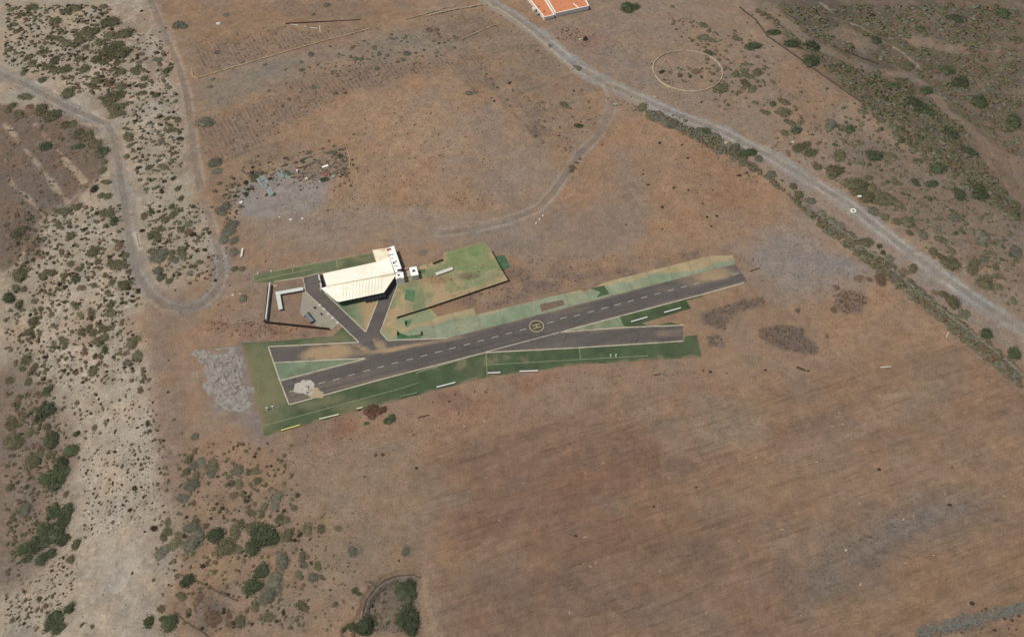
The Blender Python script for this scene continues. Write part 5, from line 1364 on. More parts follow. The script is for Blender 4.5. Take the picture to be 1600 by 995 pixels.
# dark bar drawn for a mast's shadow; pale broken pole beside it
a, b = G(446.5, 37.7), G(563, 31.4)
o = MB().tube(a + np.array([0, 0, 0.22]), b + np.array([0, 0, 0.16]), 0.24, 0.14, n=10).build('mast_shadow_bar', paint('mast_shadow_brown', (84, 58, 46), 0.85, 0.25, 0.8, 0)); tag(o, 'long thin dark bar standing in for a mast shadow across the upper brown field', 'shadow bar')
for i, (a, b) in enumerate((((215, 153), (265, 160)), ((298, 165), (316, 169)), ((338, 175), (382, 178)), ((396, 162), (400, 205)))):
    p, q = G(*Z('B', a)[0], up=0.1), G(*Z('B', b)[0], up=0.1)
    o = MB().tube(p, q, 0.14, n=8).build('pole_piece', M_WCONC)
    tag(o, ('pale pole piece beside the foot of the mast shadow bar', 'shortest pale pole piece under the mast shadow bar', 'pale pole piece ending beside the upright one', 'pale pole piece pointing down the slope from the others')[i], 'pole piece')
p, q = G(1022.0, 586.5, up=0.15), G(1033, 584.5, up=0.15)
t = thing('fallen_windsock', p, 'fallen rod with a grey hoop on bare soil below the strip', 'windsock')
MB().tube(p, q, 0.10, n=8).build('rod', M_TIMBER, t)
c = G(1038.5, 585.5, up=0.2)
MB().ring(c, 0.7, 0.5, -0.1, 0.12, 18, 0.6).build('hoop', paint('hoop_grey', (128, 130, 118), 0.7, 0.15, 2, 0), t)
for a, b, r, m, lb in (((1244.5, 573.8), (1258, 579.2), 0.3, paint('green_log', (64, 70, 46), 0.8, 0.2, 2, 0), 'dark green log lying on the ploughed field'), ((1261, 579.6), (1264.5, 579.8), 0.2, M_DARK, 'short black stub at the end of the green log'),
                      ((652.5, 653), (671, 648), 0.14, M_TIMBER, 'brown branch on the soil right of the green bush'), ((1376, 574.5), (1392, 573), 0.2, M_WCONC, 'pale pole lying across the ploughed field'), ((1478.5, 527), (1482, 519), 0.12, M_WCONC, 'pale stick standing out near the roadside hedge'),
                      ((1172, 424), (1187, 419), 0.16, M_TIMBER, 'brown branch beyond the runway east end')):
    p, q = G(*a, up=r * 0.8), G(*b, up=r * 0.8)
    tag(MB().tube(p, q, r, r * 0.7, n=8).build('fallen_log', m), lb, 'log')
for px, py, r, lb in ((1099, 579, 0.3, 'small dark rock below the crosswind strip end'), (1110, 581, 0.38, 'larger dark rock right of the small dark rock'), (1196, 578, 0.35, 'lone black rock on the ploughed field'), (1373.5, 733, 0.45, 'black rock in the middle of the ploughed field'), (1488, 730, 0.25, 'small black rock far out on the ploughed field'),
                      (1087.5, 760.8, 0.3, 'dark rock left of centre in the ploughed field'), (1021.7, 791, 0.3, 'dark rock in the middle furrows'), (899.5, 836.7, 0.35, 'dark rock low in the middle of the ploughed field'), (1484, 788.5, 0.4, 'dark rock near the right edge of the plough'), (1519, 942, 0.5, 'dark rock above the bottom right rubble bank'), (650.5, 731, 0.35, 'dark rock at the plough left margin')):
    c = G(px, py)
    tag(MB().blob(c, r, (1.2, 0.9, 0.7), seed=int(px)).build('dark_rock', M_DSTONE if r > 1 else paint('black_rock', (58, 50, 44), 0.95, 0.3, 3, 0.3), smooth=True), lb, 'rock')
# stone rubble: the grey spoil west of the turf, the bank in the lower right corner
w = RUB
xs, ys = [p[0] for p in w], [p[1] for p in w]
X, Y = np.meshgrid(np.arange(min(xs) - 1, max(xs) + 1, 0.2), np.arange(min(ys) - 1, max(ys) + 1, 0.2))
sh = X.shape; x, y = X.ravel(), Y.ravel()
s = -sd_poly(x, y, w, 6) + 1.6 * nz(x, y, 2.4, 411, 4)
wx = x + 0.5 * nz(x, y, 1.2, 415, 2); wy = y + 0.5 * nz(x, y, 1.6, 416, 2)
rdg = 1 - 2 * np.abs(fbm(wx * 0.75, wy * 1.15, 1.15, 412, 2) - 0.5) * 2.6
z = H(x, y) + 0.02 + sstep(0, 3.0, s) * (0.04 + 0.4 * np.clip(rdg, 0, 1) ** 1.5 + 0.10 * nz(x, y, 0.7, 413, 2))
ii = np.arange(x.size).reshape(sh); f = np.stack([ii[:-1, :-1].ravel(), ii[:-1, 1:].ravel(), ii[1:, 1:].ravel(), ii[1:, :-1].ravel()], 1)
f = f[(s > 0.05)[f].all(1)]; u_, inv = np.unique(f, return_inverse=True)
mb = MB(); mb.v = [tuple(t_) for t_ in np.stack([x[u_], y[u_], z[u_]], 1)]; mb.f = [tuple(r) for r in inv.reshape(-1, 4)]
tag(mb.build('stone_rubble', paint('grey_spoil', (142, 134, 125), 0.95, 0.42, 0.9, 0.5, 4)), kind='stuff')
rb = MB(); R_ = random.Random(5)
for k in range(620):
    t_ = R_.random()
    px = 1432 + t_ * 175; py = 990 - t_ * 42 + R_.gauss(0, 5.5)
    c = G(px, py); r = 0.1 + 0.36 * R_.random() ** 1.6
    rb.blob((c[0], c[1], c[2] + r * 0.45), r, (R_.uniform(0.8, 1.5), 1, 0.75), 6, 4, 0.3, k)
tag(rb.build('bank_rubble', M_BASALT), kind='stuff')
db = MB()
for k in range(170):
    px, py = R_.uniform(500, 543), R_.uniform(228, 272)
    if py < 290 - (px - 440) * 0.55 - 4 or R_.random() < 0.35:
        px, py = R_.uniform(392, 500), R_.uniform(250, 296)
    p_ = G(px, py)
    db.box((p_[0], p_[1], p_[2] + 0.1), (R_.uniform(0.2, 1.3), R_.uniform(0.15, 0.5), R_.uniform(0.1, 0.35)), R_.uniform(0, 3.1), R_.uniform(-0.2, 0.2))
tag(db.build('yard_debris', paint('mixed_scrap', (104, 94, 82), 0.9, 0.5, 0.35, 0.2)), kind='stuff')
# ------------------------------------------------------------------ shrubs
def leaf_mat(name, rgb, rnd=0.22):
    return paint(name, rgb, 0.85, 0.30, 1.6, 0, rnd=rnd, spec=0.2)
KIND = {'o': ('olive_shrub', leaf_mat('olive_leaves', (101, 95, 72)), 'olive'), 'g': ('green_bush', leaf_mat('green_leaves', (77, 82, 59)), 'leafy green'),
        'b': ('grey_shrub', leaf_mat('grey_leaves', (110, 105, 90)), 'blue-grey'), 'n': ('dry_bush', leaf_mat('dry_twigs', (112, 92, 75)), 'dry brown'), 'd': ('dark_shrub', leaf_mat('dark_leaves', (66, 58, 44)), 'blackish'),
        'r': ('dead_bush', leaf_mat('red_twigs', (104, 77, 60)), 'dead red-brown')}
def shrub_geom(rnd, leaves, lobes, flat_=0.5, leaf=0.15, core=0.9):
    """unit shrub: a few uneven lobes of loose leaf sprays over a twiggy core"""
    mb = MB()
    cs = []
    for i in range(lobes):
        a = rnd.uniform(0, 6.283); d = 0 if i == 0 else rnd.uniform(0.3, 0.6)
        cs.append((d * math.cos(a), d * math.sin(a), 0, rnd.uniform(0.55, 0.8) if i else 0.72))
    for (x, y, z, r) in cs:
        n_, m_ = 9, 4
        b0 = len(mb.v)
        mb.add([(x, y, r * core * flat_ * 1.2)], [])
        for j in range(1, m_):
            ph = j / (m_ - 1) * math.pi / 2
            for k in range(n_):
                q = r * core * rnd.uniform(0.75, 1.1)
                mb.v.append((x + q * math.sin(ph) * math.cos(k * 6.283 / n_), y + q * math.sin(ph) * math.sin(k * 6.283 / n_), q * flat_ * 1.2 * math.cos(ph) - (0.12 if j == m_ - 1 else 0)))
        for k in range(n_):
            mb.f.append((b0, b0 + 1 + k, b0 + 1 + (k + 1) % n_))
            for j in range(m_ - 2):
                a, b = b0 + 1 + j * n_ + k, b0 + 1 + j * n_ + (k + 1) % n_
                mb.f.append((a, a + n_, b + n_, b))
    for i in range(leaves):
        x, y, z, r = cs[rnd.randrange(len(cs))]
        th = rnd.uniform(0, 6.283); cz_ = rnd.uniform(0.0, 1.0)
        ph = math.acos(cz_)
        q = r * rnd.uniform(0.85, 1.32)
        c = Vector((x + q * math.sin(ph) * math.cos(th), y + q * math.sin(ph) * math.sin(th), max(0.02, q * flat_ * 1.25 * cz_)))
        nrm = Vector((rnd.gauss(0, 0.5) + math.cos(th) * math.sin(ph), rnd.gauss(0, 0.5) + math.sin(th) * math.sin(ph), abs(rnd.gauss(0.9, 0.5)))).normalized()
        u = nrm.orthogonal().normalized(); w = nrm.cross(u)
        s1, s2 = leaf * rnd.uniform(0.6, 1.3), leaf * rnd.uniform(0.4, 0.9)
        mb.add([c - u * s1, c - w * s2, c + u * s1, c + w * s2], [(0, 1, 2, 3)])
    return mb
PROTO = {}
def shrub_mesh(kind, big):
    key = (kind, big)
    if key not in PROTO:
        PROTO[key] = []
        for i in range(5):
            rnd = random.Random(1000 + i * 7 + ord(kind) + 50 * big)
            mb = shrub_geom(rnd, 620 if big else 260, 6 if big else rnd.choice((2, 3, 3, 4)), 0.62 if big else 0.52, 0.085 if big else 0.13)
            me = bpy.data.meshes.new(KIND[kind][0])
            me.from_pydata(mb.v, [], mb.f)
            me.materials.append(KIND[kind][1])
            PROTO[key].append(me)
    return PROTO[key]

LIST = {
 'A': "205,45,28 420,70,28 475,55,28 640,45,18 360,130,26 515,135,16 575,110,16 690,130,40 540,215,42 490,240,30 370,240,24 415,265,28 305,235,20 580,190,24 670,220,28 615,265,28 770,200,38 690,310,40 750,320,40 720,280,30 200,395,22 245,325,18 290,320,18 340,365,28 310,415,28 350,430,20 410,425,28 530,430,28 500,360,20 530,295,20 600,370,28 640,385,22 730,390,18n 690,435,16n 745,445,22 845,440,24 870,385,16b 545,480,16 600,500,26 580,540,22 670,520,24n 750,540,28 430,570,34 490,570,16 700,600,38 750,580,26 660,640,26 720,660,34 770,650,22 720,710,32 150,445,22 265,490,22 420,490,16 40,690,18 120,710,24 80,650,24 160,600,28 195,660,18n 265,680,34 320,720,38 360,700,20 410,780,28 450,775,26 500,830,30 545,840,34 490,910,24g 600,890,30 640,930,28g 620,960,24 295,900,28g 1035,440,26 985,370,22b 995,400,16n 900,480,20 880,530,20 950,515,16 895,580,18 970,595,20 840,715,12 1040,740,18 1105,740,18 1045,780,16 1080,810,18 1130,805,12 800,850,26 890,820,16 1000,880,16b 950,880,12b 805,905,20b 820,945,12 790,975,18 930,965,14 1120,865,18d 880,70,10d 1265,755,34b 1300,770,24b 1305,540,16b 1325,495,12b 1100,150,26b 1150,165,18b 1410,90,14b 120,90,16 60,60,18 90,150,18 160,120,14 250,130,16 210,135,14 110,190,20 300,110,14 240,270,14 200,260,16 130,330,16 175,350,22 60,320,12 455,200,16 600,160,16 830,440,18 915,365,10 1350,325,16b 910,445,14",
 'E': "650,15,18 645,60,22 660,135,20 605,125,14 540,170,12 580,185,26d 630,225,20 660,225,20 500,285,20 470,290,20 395,315,28 450,335,12 575,310,14 640,330,18 675,335,26 690,290,14 365,405,20 440,395,14 710,375,22g 655,410,16 595,455,12 740,450,14 530,490,14 430,470,22 125,450,34 740,525,24n 580,560,30 350,550,10d 470,525,14 240,590,16 285,645,16 435,640,18 490,675,20 480,735,26g 550,650,14 620,625,18 710,650,28 760,645,28 690,640,20 770,590,18 320,690,24 400,710,20 270,710,24 230,700,16 140,695,36 400,760,16 520,790,22n 590,770,18 620,750,12 695,765,22 780,765,30 800,690,16n 670,720,14n 100,790,22 150,800,18 60,845,30g 125,880,24 215,870,18 430,835,14 675,825,18 605,830,10d 410,880,16 480,910,24 255,920,18 335,955,18 575,940,24 690,900,28 700,940,28 620,910,14 760,885,12d 510,965,24 210,985,24 100,960,14 930,40,18 1015,40,22 925,125,16 955,180,16 1105,180,18 1125,240,18 930,285,14 1065,290,18 905,340,20 935,320,18 1085,335,22 1020,365,22 885,440,14d 1000,420,20 960,460,26 990,485,18 945,470,18 1060,465,16 1120,430,18 1165,395,20b 1180,440,22n 1200,465,18d 960,520,16 985,585,40b 960,570,28 1010,600,24 1070,580,20 1130,570,28 1160,550,16 1060,615,18 1090,615,18b 1180,610,14 1150,665,14 1190,665,16 1185,700,18b 990,690,26b 1000,720,24 1050,755,18 1075,730,10 990,750,12n 1090,812,10 1180,770,14 1340,15,30b 1340,70,24b 1360,145,16 1530,135,14 1480,160,16 1410,185,16 1330,195,16 1545,180,12d 1390,225,14 1360,310,22b 1395,285,26b 1390,330,20b 1440,395,30b 1420,440,30b 1400,490,26b 1450,500,22b 1590,110,20 1450,575,24b 1460,670,18 1510,670,18 1520,860,22b 190,360,14g 140,270,14 45,400,16b 280,490,16b",
 'F': "205,10,24 190,60,26 250,80,18 140,130,18 170,115,14 70,190,12 350,35,14 340,140,20 400,120,24 415,150,22 430,200,18 450,65,16n 520,70,24 560,40,24 590,80,22 650,40,26 700,40,20 735,85,18 660,95,22 615,125,30 660,180,24g 540,185,26n 600,215,16d 735,210,14 835,120,32 865,210,26b 800,190,16b 800,255,18b 570,310,28 410,305,14d 170,245,28 220,285,24 145,305,18g 60,365,24 180,370,22 240,390,14 300,435,28g 310,375,16 230,450,18 240,340,18 300,560,44g 235,605,24g 140,590,24 90,640,28 60,605,20 45,460,16 120,490,20n 245,655,18 300,665,22 330,730,40g 455,795,34g 240,830,28 310,840,22 180,705,28 80,740,36 190,885,38 50,740,26 130,755,28 395,905,40g 380,950,40g 310,975,36g 490,510,16n 595,670,20 480,705,16g 660,630,18b 745,495,14 905,360,14n 895,315,14b 880,430,20n 920,635,16g 1018,745,10d 1080,615,12 1130,705,10 1218,725,20b 600,460,12g 1175,870,24 1200,905,22b 1255,875,24b 1165,945,20 1135,965,16 1210,975,20 1325,900,30 1280,920,14 1310,955,22b 1315,825,12 1395,830,12 1490,935,24b 1535,955,18 1410,975,18 1585,930,22 1585,845,10d 1440,890,8 1025,910,14 1025,960,14 660,320,10d 1045,448,8d",
 'Gz': "350,20,40g 395,10,20g 340,205,34g 420,215,40g 400,270,36g 280,320,36g 350,300,30g 370,350,44g 290,390,38g 220,420,36g 150,450,30g 180,500,24g 270,510,34g 320,480,30g 410,390,30g 480,405,28 440,500,24 160,200,30b 60,70,22 420,100,16n 840,70,14g 705,285,16 810,200,12d 1045,25,18 1040,85,18 1130,125,28b 1190,40,32b 1180,105,12n 1210,155,14n 1325,195,18 965,310,22d 960,265,12 1040,275,20 1045,330,24 1020,370,20 1110,350,20 1090,420,28 1010,460,32b 1195,315,30b 1220,270,20 1210,395,44b 1275,300,18n 1340,345,36g 1390,440,44 1460,340,30 1475,440,24 1570,300,30 1575,420,36g 1500,290,20 1200,485,18 1480,505,14 1520,530,12 1450,115,22n 1510,100,18 1440,45,20 1490,40,22 1560,220,20 1460,200,12 1520,150,12 1560,60,14 1130,735,22 1010,810,20 935,890,26g 1060,890,36g 1020,880,20g 1235,750,26n 1170,645,30g 1100,615,16 960,640,14 1505,880,26 1430,860,18n 1435,910,22n 1565,690,36g 1585,800,24 1290,800,18n 1320,860,36n 430,820,28g 330,900,44g 360,940,30g 515,915,14g 575,930,16 235,940,14n 290,805,14n 165,820,16 170,870,14 155,770,18 245,760,14g 230,830,14n 70,890,14 905,340,8d 825,600,12d 1050,670,8d",
 'Hz': "15,15,22 10,80,14 125,120,30b 55,175,24 125,185,22b 230,195,16b 175,45,14 85,80,12 35,240,20 155,255,20 190,270,20 320,320,28 405,310,24 508,312,20 275,360,14d 180,360,28 210,340,18 60,370,50g 10,340,28g 100,390,30g 170,520,36b 290,490,22 320,495,14 295,545,18b 385,550,20 430,568,10 75,500,12 600,460,28b 640,455,18b 925,460,22b 265,605,22 365,620,26b 410,622,18 30,590,32g 105,640,36b 135,680,24b 15,670,28g 80,730,40b 40,750,24b 290,800,26 320,770,14 490,790,16b 610,700,16g 640,720,12g 75,855,26 30,885,18 145,890,12 250,890,18 215,940,16 290,920,12 960,660,36g 920,690,36g 990,700,34g 950,730,36g 940,840,36g 960,880,44g 910,890,30g 960,930,34g 660,910,40g 690,940,30g 600,920,26g 540,945,16g 440,955,12 520,515,8 545,765,10n 890,520,8d 335,384,8d",
 'C': "410,425,18 390,415,12 240,285,12b 155,315,10n 280,525,10n 325,650,20 410,780,20g 480,670,10 480,630,10 385,567,7d 435,560,9n 815,655,28 850,715,24 900,720,30b 950,750,30b 1000,770,30b 1050,790,26b 1080,755,14 1150,820,34b 1200,810,24g 1250,840,24b 1280,865,22b 740,605,8 1000,720,10 1040,735,10 1385,925,30b 1440,960,30g 1490,950,24g 1540,985,24b 1390,465,22 1435,435,20 1465,470,24 1520,455,28 1310,540,34 1495,550,24 1440,550,18 1450,515,24 1520,510,14 1200,230,28b 1240,250,20 1120,255,18 1210,330,22 1265,340,14 1225,190,18 1185,160,20 1385,195,14 1500,290,30g 1575,695,20 1180,635,7d 930,445,14d 980,450,12n 1030,425,12 1040,465,16n 1100,425,12 1150,440,24n 1105,475,10g 1180,480,10g 960,500,6 1255,460,16 1000,525,7 1330,415,8n 1485,405,14 1570,435,16 1400,240,20 1130,135,12 1055,230,12 710,45,34g 760,40,22g 1000,45,16 1530,355,14n 150,845,12b 455,245,16d 560,900,8n",
 'B': "340,340,16b 540,345,10b 620,365,16b 660,365,14b 700,370,12b 765,340,12b 840,240,14n 905,255,9n 1085,185,20n 1120,185,16n 1130,215,10n 1135,275,13 820,345,12b 935,335,18b 915,370,14b 990,328,9b 1030,350,8n 1120,325,12b 750,425,14b 290,435,14b 335,420,10 355,545,14b 395,545,8b 80,565,12b 205,615,12n 170,658,10n 500,580,14n 560,580,10n 600,295,14n 675,255,10n 740,290,12n 460,290,8n 60,400,12b 185,435,10 280,385,10b 1400,430,10 1430,460,12 1455,490,10n 1475,525,12 1500,545,12 1330,580,18b 1365,575,12b 1480,628,8d 1465,610,6d 1575,515,10d 1560,620,12 1580,660,10 355,90,10b 440,30,20b",
 'J': "310,35,24 405,60,40 400,110,20 505,25,18 590,30,14 630,105,20 515,140,36 560,150,36 650,160,24 720,150,18 620,215,40 700,240,36 560,195,30 780,255,36 730,230,30 685,190,20 830,205,14 660,310,26b 730,345,24 800,385,24 860,380,34 730,305,10 920,315,20b 855,300,10 890,455,20 960,465,28b 955,375,14 1000,385,12 1000,415,12 960,435,14 1055,445,18b 1075,490,24 1030,560,24 1080,600,24 1140,630,40 1150,355,28b 1050,45,36g 910,130,20g 1030,150,26g 800,140,22 1200,215,32g 1315,180,32g 1320,220,34g 1330,460,36b 1320,500,24b 1420,505,16b 1150,570,20 1150,515,14 1280,670,34 1305,630,20 1370,665,16 1420,670,20 1340,745,40 1440,790,26 1390,780,20 1420,715,24 1470,740,16 1530,880,22 1540,570,30b 1350,610,20b 30,90,24b 90,130,16 150,165,20 190,205,26 265,250,26b 330,330,22b 380,375,26b 430,400,26b 470,440,20n 520,460,22b 600,500,30 640,510,20 690,530,14g 495,530,18g 540,580,18 600,610,24b 710,575,14g 760,610,24b 760,670,30b 800,720,34b 850,700,20n 900,680,28 880,770,26b 930,800,24b 960,830,26b 990,850,24b 1050,820,20n 1100,840,24 1150,885,34 1060,920,24b 1110,950,26b 1210,950,28b 1160,970,20b 560,735,24n 625,745,16n 710,745,30n 420,790,18n 410,930,18n 185,935,14n 245,325,8d 315,398,8d",
 'Kz': "1180,10,24b 1220,40,28b 1250,70,22b 1350,80,30g 1330,130,20b 1370,140,22b 1440,200,20b 1530,210,30g 1490,270,24b 1510,310,22b 1550,340,24b 370,100,12n",
 'D': "30,200,28g 150,270,30g 270,290,34g 265,380,36g 320,200,26b 525,560,20 380,430,30 670,245,26g 945,175,24g 755,170,20 865,410,34 1110,435,30g 1000,410,30 1320,440,30 1480,415,30 1200,510,40g 1310,625,40g 1240,735,18 1370,745,14 1380,805,22 1480,800,20g 1520,750,40g 1120,530,18 790,540,30g 650,480,20 690,450,20 900,640,40g 980,700,40g 940,660,36g 1130,830,40g 1160,900,30 1250,950,34g 880,560,30 830,500,26 980,560,30g 510,800,26g 390,780,30b 590,700,20 560,750,16 180,815,26g 110,820,20 100,700,30 100,630,24 30,640,20 140,760,22 190,920,30 240,900,24 270,950,30 310,890,16 450,970,34 660,965,34g 760,975,24 470,870,14b 580,890,16b 290,725,12n 1150,110,36g 1280,190,28 1450,80,36g 860,130,24b 1540,240,24 1500,490,24 650,95,16d 620,105,10d 1080,60,24 950,90,20",  # blackish pair near the top edge draws a plant's shadow as shrubs
 'L': "945,190,26b 725,250,20b 600,242,10n 1105,148,18n 1160,70,14n 1345,120,10d 145,440,20b 430,365,14n 810,295,18n 690,325,14n 500,410,20 555,455,22d 295,495,26d 215,540,26d 150,538,14d 310,570,18d 20,300,28b 20,505,24b 90,575,24 1340,428,20n 1410,318,14d 1455,350,14n 1405,262,12d 1215,583,10d 1150,790,10d 415,665,10d 195,795,14d 590,620,18g 510,630,14g 1100,475,24g 1140,460,22g 1175,415,12d 1280,230,24g 1300,270,16n",
 'O': "918,92,8d 1058,105,7d 1090,187,8d 812,288,8d 845,351,8d 1007,369,8d 1097,384,7d 935,492,10d 1212,554,8d 1272,546,8d 1185,469,7d 1240,612,7d 937,628,6d 1416,296,10d 1462,280,8d 380,245,20n 400,215,14n 365,270,14n 420,190,10n 1247,383,6d 710,602,6d",
 'Q': "690,160,16r 740,150,20r 720,190,18r 765,170,18r 800,160,12r 840,215,22g 815,225,18g 850,195,14g 685,240,12g 640,160,8r 1200,105,7d 1098,112,7n 1000,520,6d 675,575,6d 1335,97,6n 595,338,5d 307,355,5d 1240,65,6d 1358,48,6d 1430,45,6d 745,440,8r 790,440,8r",
}
raw = []
for v, s in LIST.items():
    ox, oy, sc = ZM[v]
    for w_ in s.split():
        k = w_[-1] if w_[-1].isalpha() else 'o'
        x, y, r = [float(q) for q in w_.rstrip('gbndr').split(',')]
        raw.append([ox + x / sc, oy + y / sc, r / sc, k])
# the same shrub read from two overlapping views counts once
keep = []
for s in sorted(raw, key=lambda q: -q[2]):
    if not (-4 < s[0] < 1604 and -4 < s[1] < 999):
        continue
    if all(math.hypot(s[0] - t_[0], s[1] - t_[1]) > 0.55 * max(s[2], t_[2]) for t_ in keep):
        keep.append(s)
LIMIT = {'o': 290, 'b': 200, 'g': 200, 'n': 150, 'd': 80, 'r': 20}
indiv, rest, cnt = [], [], {}
for s in keep:
    cnt[s[3]] = cnt.get(s[3], 0) + 1
    (indiv if cnt[s[3]] <= LIMIT[s[3]] and s[2] > 1.2 else rest).append(s)
LM = [("the pale track bend", 178, 205), ("the track hairpin", 290, 482), ("the long white slab", 378, 396), ("the stone circle", 1074, 112), ("the orange roofed house", 870, 16), ("the gravel road fork", 950, 140),
      ("the white ring trough", 1333, 330), ("the grey scrap panels", 420, 285), ("the grey rubble patch", 350, 590), ("the stone walled hollow", 620, 940), ("the white upper boulder", 342, 38), ("the mast shadow bar tip", 563, 31), ("the ochre wall's bend", 301, 119),
      ("the ochre wall's far end", 582, 45), ("the upper left corner", 8, 8), ("the lower left corner", 8, 987), ("the upper right corner", 1592, 8), ("the brown track top", 238, 10), ("the pale track end", 8, 118), ("the pale track kerb", 215, 376),
      ("the dead red bush", 588, 640), ("the turf's lowest corner", 413, 682), ("the runway's far end", 1160, 425), ("the small dirt clearing", 878, 198), ("the roadside wall end", 895, 108), ("the hedge gap rock", 1136, 224), ("the valley path bend", 1478, 175), ("the gravel road end", 1592, 513),
      ("the corner rubble bank", 1530, 965), ("the pale scree fan", 225, 900), ("the upper terrace strip", 40, 235), ("the left edge middle", 8, 500), ("the forked terrace path", 30, 390), ("the bare valley plot", 1330, 62), ("the bare valley strip", 1460, 72), ("the roadside box", 1343, 308),
      ("the bottom terrace wall", 330, 918), ("the crosswind strip's end", 1068, 520), ("the yard's white chest", 508, 262), ("the pale slope head", 232, 537), ("the broken field wall", 750, 50), ("the three white markers", 843, 343), ("the valley field corner", 1325, 146)]
DIRS = ["to the right of", "to the upper right of", "above", "to the upper left of", "to the left of", "to the lower left of", "below", "to the lower right of"]
def ordn(n_):
    return {1: 'nearest', 2: '2nd nearest', 3: '3rd nearest'}.get(n_, f'{n_}th nearest' if n_ < 21 or n_ % 10 not in (1, 2, 3) else f"{n_}{ {1: 'st', 2: 'nd', 3: 'rd'}[n_ % 10] } nearest")
SX = np.array([[s[0], s[1]] for s in indiv])
best = [(99999, '')] * len(indiv)
for nm, lx, ly in LM:
    d = np.hypot(SX[:, 0] - lx, SX[:, 1] - ly)
    o8 = (np.round(np.degrees(np.arctan2(-(SX[:, 1] - ly), SX[:, 0] - lx)) / 45).astype(int)) % 8
    for q in range(8):
        idx = [i_ for i_ in np.argsort(d) if o8[i_] == q]
        for r_, i_ in enumerate(idx):
            sc = (r_ + 1) + d[i_] / 60.0
            if sc < best[i_][0]:
                best[i_] = (sc, f"{ordn(r_ + 1)} {DIRS[q]} {nm}")
rs = random.Random(77)
ZONE = lambda x, y: 'shrubs on the eroded slope and terraces' if x < 262 and y < 900 else ('shrubs along the road and valley' if x > 780 and y < 600 else ('shrubs of the lower scrub' if y > 690 else 'shrubs round the upper fields'))
for (px, py, r, k), (_, where) in zip(indiv, best):
    nm, mt, tint = KIND[k]
    big = r > 7.5
    p = G(px, py + r * 0.15)
    R = r * mpp(px, py) * {'r': 1.75, 'g': 1.46, 'd': 1.25}.get(k, 1.44)
    me = rs.choice(shrub_mesh(k, big))
    o = bpy.data.objects.new(nm, me)
    COL.objects.link(o)
    o.location = (p[0], p[1], p[2] - 0.05)
    sq = rs.uniform(0.85, 1.2)
    hh = {'n': 0.4, 'r': 0.7, 'g': 0.7, 'd': 0.7}.get(k, 0.5) * rs.uniform(0.8, 1.15)
    o.rotation_euler = (0, 0, rs.uniform(-0.5, 0.5) + (math.pi if rs.random() < 0.5 else 0))
    o.scale = (R * sq, R / sq * 1.05, R * hh)
    size = 'broad ' if r > 7 else ('small ' if r < 3 else '')
    tag(o, f"{size}{tint} shrub, {where}", 'shrub', ZONE(px, py))

# ------------------------------------------------------------------ scrub too small or too many to tell apart, weeds, straw
NR = np.random.RandomState(12)
def pts_in(poly, n_):
    xs, ys = [p[0] for p in poly], [p[1] for p in poly]
    ox, oy = [], []
    have = 0
    while have < n_:
        x, y = NR.uniform(min(xs), max(xs), 4 * n_), NR.uniform(min(ys), max(ys), 4 * n_)
        k = inside(x, y, poly)
        ox.append(x[k]); oy.append(y[k]); have += int(k.sum())
    return np.concatenate(ox)[:n_], np.concatenate(oy)[:n_]
SMALL = [shrub_geom(random.Random(500 + i), 34, 2, 0.55, 0.3) for i in range(6)]
TUFT = [shrub_geom(random.Random(600 + i), 12, 1, 0.6, 0.4, 0.8) for i in range(4)]
def scatter(name, kinds, items):
    """one object for a mass of small plants; items (px, py, r_px, kind)"""
    vs, fs, mi, nv = [], [], [], 0
    mats = [KIND[k][1] for k in kinds]
    GPT = GV([q_[0] for q_ in items], [q_[1] for q_ in items])
    for (px, py, r, k, protos), p in zip(items, GPT):
        R = r * mpp(px, py)
        m_ = rs.choice(protos); a = rs.uniform(0, 6.28); ca_, sa_ = math.cos(a), math.sin(a)
        arr = np.array(m_.v); sx_, sy_ = R * rs.uniform(0.8, 1.25), R * rs.uniform(0.8, 1.25)
        x, y = arr[:, 0] * sx_, arr[:, 1] * sy_
        vs.append(np.stack([x * ca_ - y * sa_ + p[0], x * sa_ + y * ca_ + p[1], arr[:, 2] * R * rs.uniform(0.7, 1.1) + p[2] - 0.02], 1))
        fs += [tuple(nv + i_ for i_ in f_) for f_ in m_.f]; mi += [kinds.index(k)] * len(m_.f)
        nv += len(arr)
    me = bpy.data.meshes.new(name)
    me.from_pydata(np.concatenate(vs).tolist(), [], fs)
    for m_ in mats: me.materials.append(m_)
    me.polygons.foreach_set('material_index', mi)
    o = bpy.data.objects.new(name, me); COL.objects.link(o)
    return tag(o, kind='stuff')
items = [(x, y, r, k, SMALL) for x, y, r, k in rest]
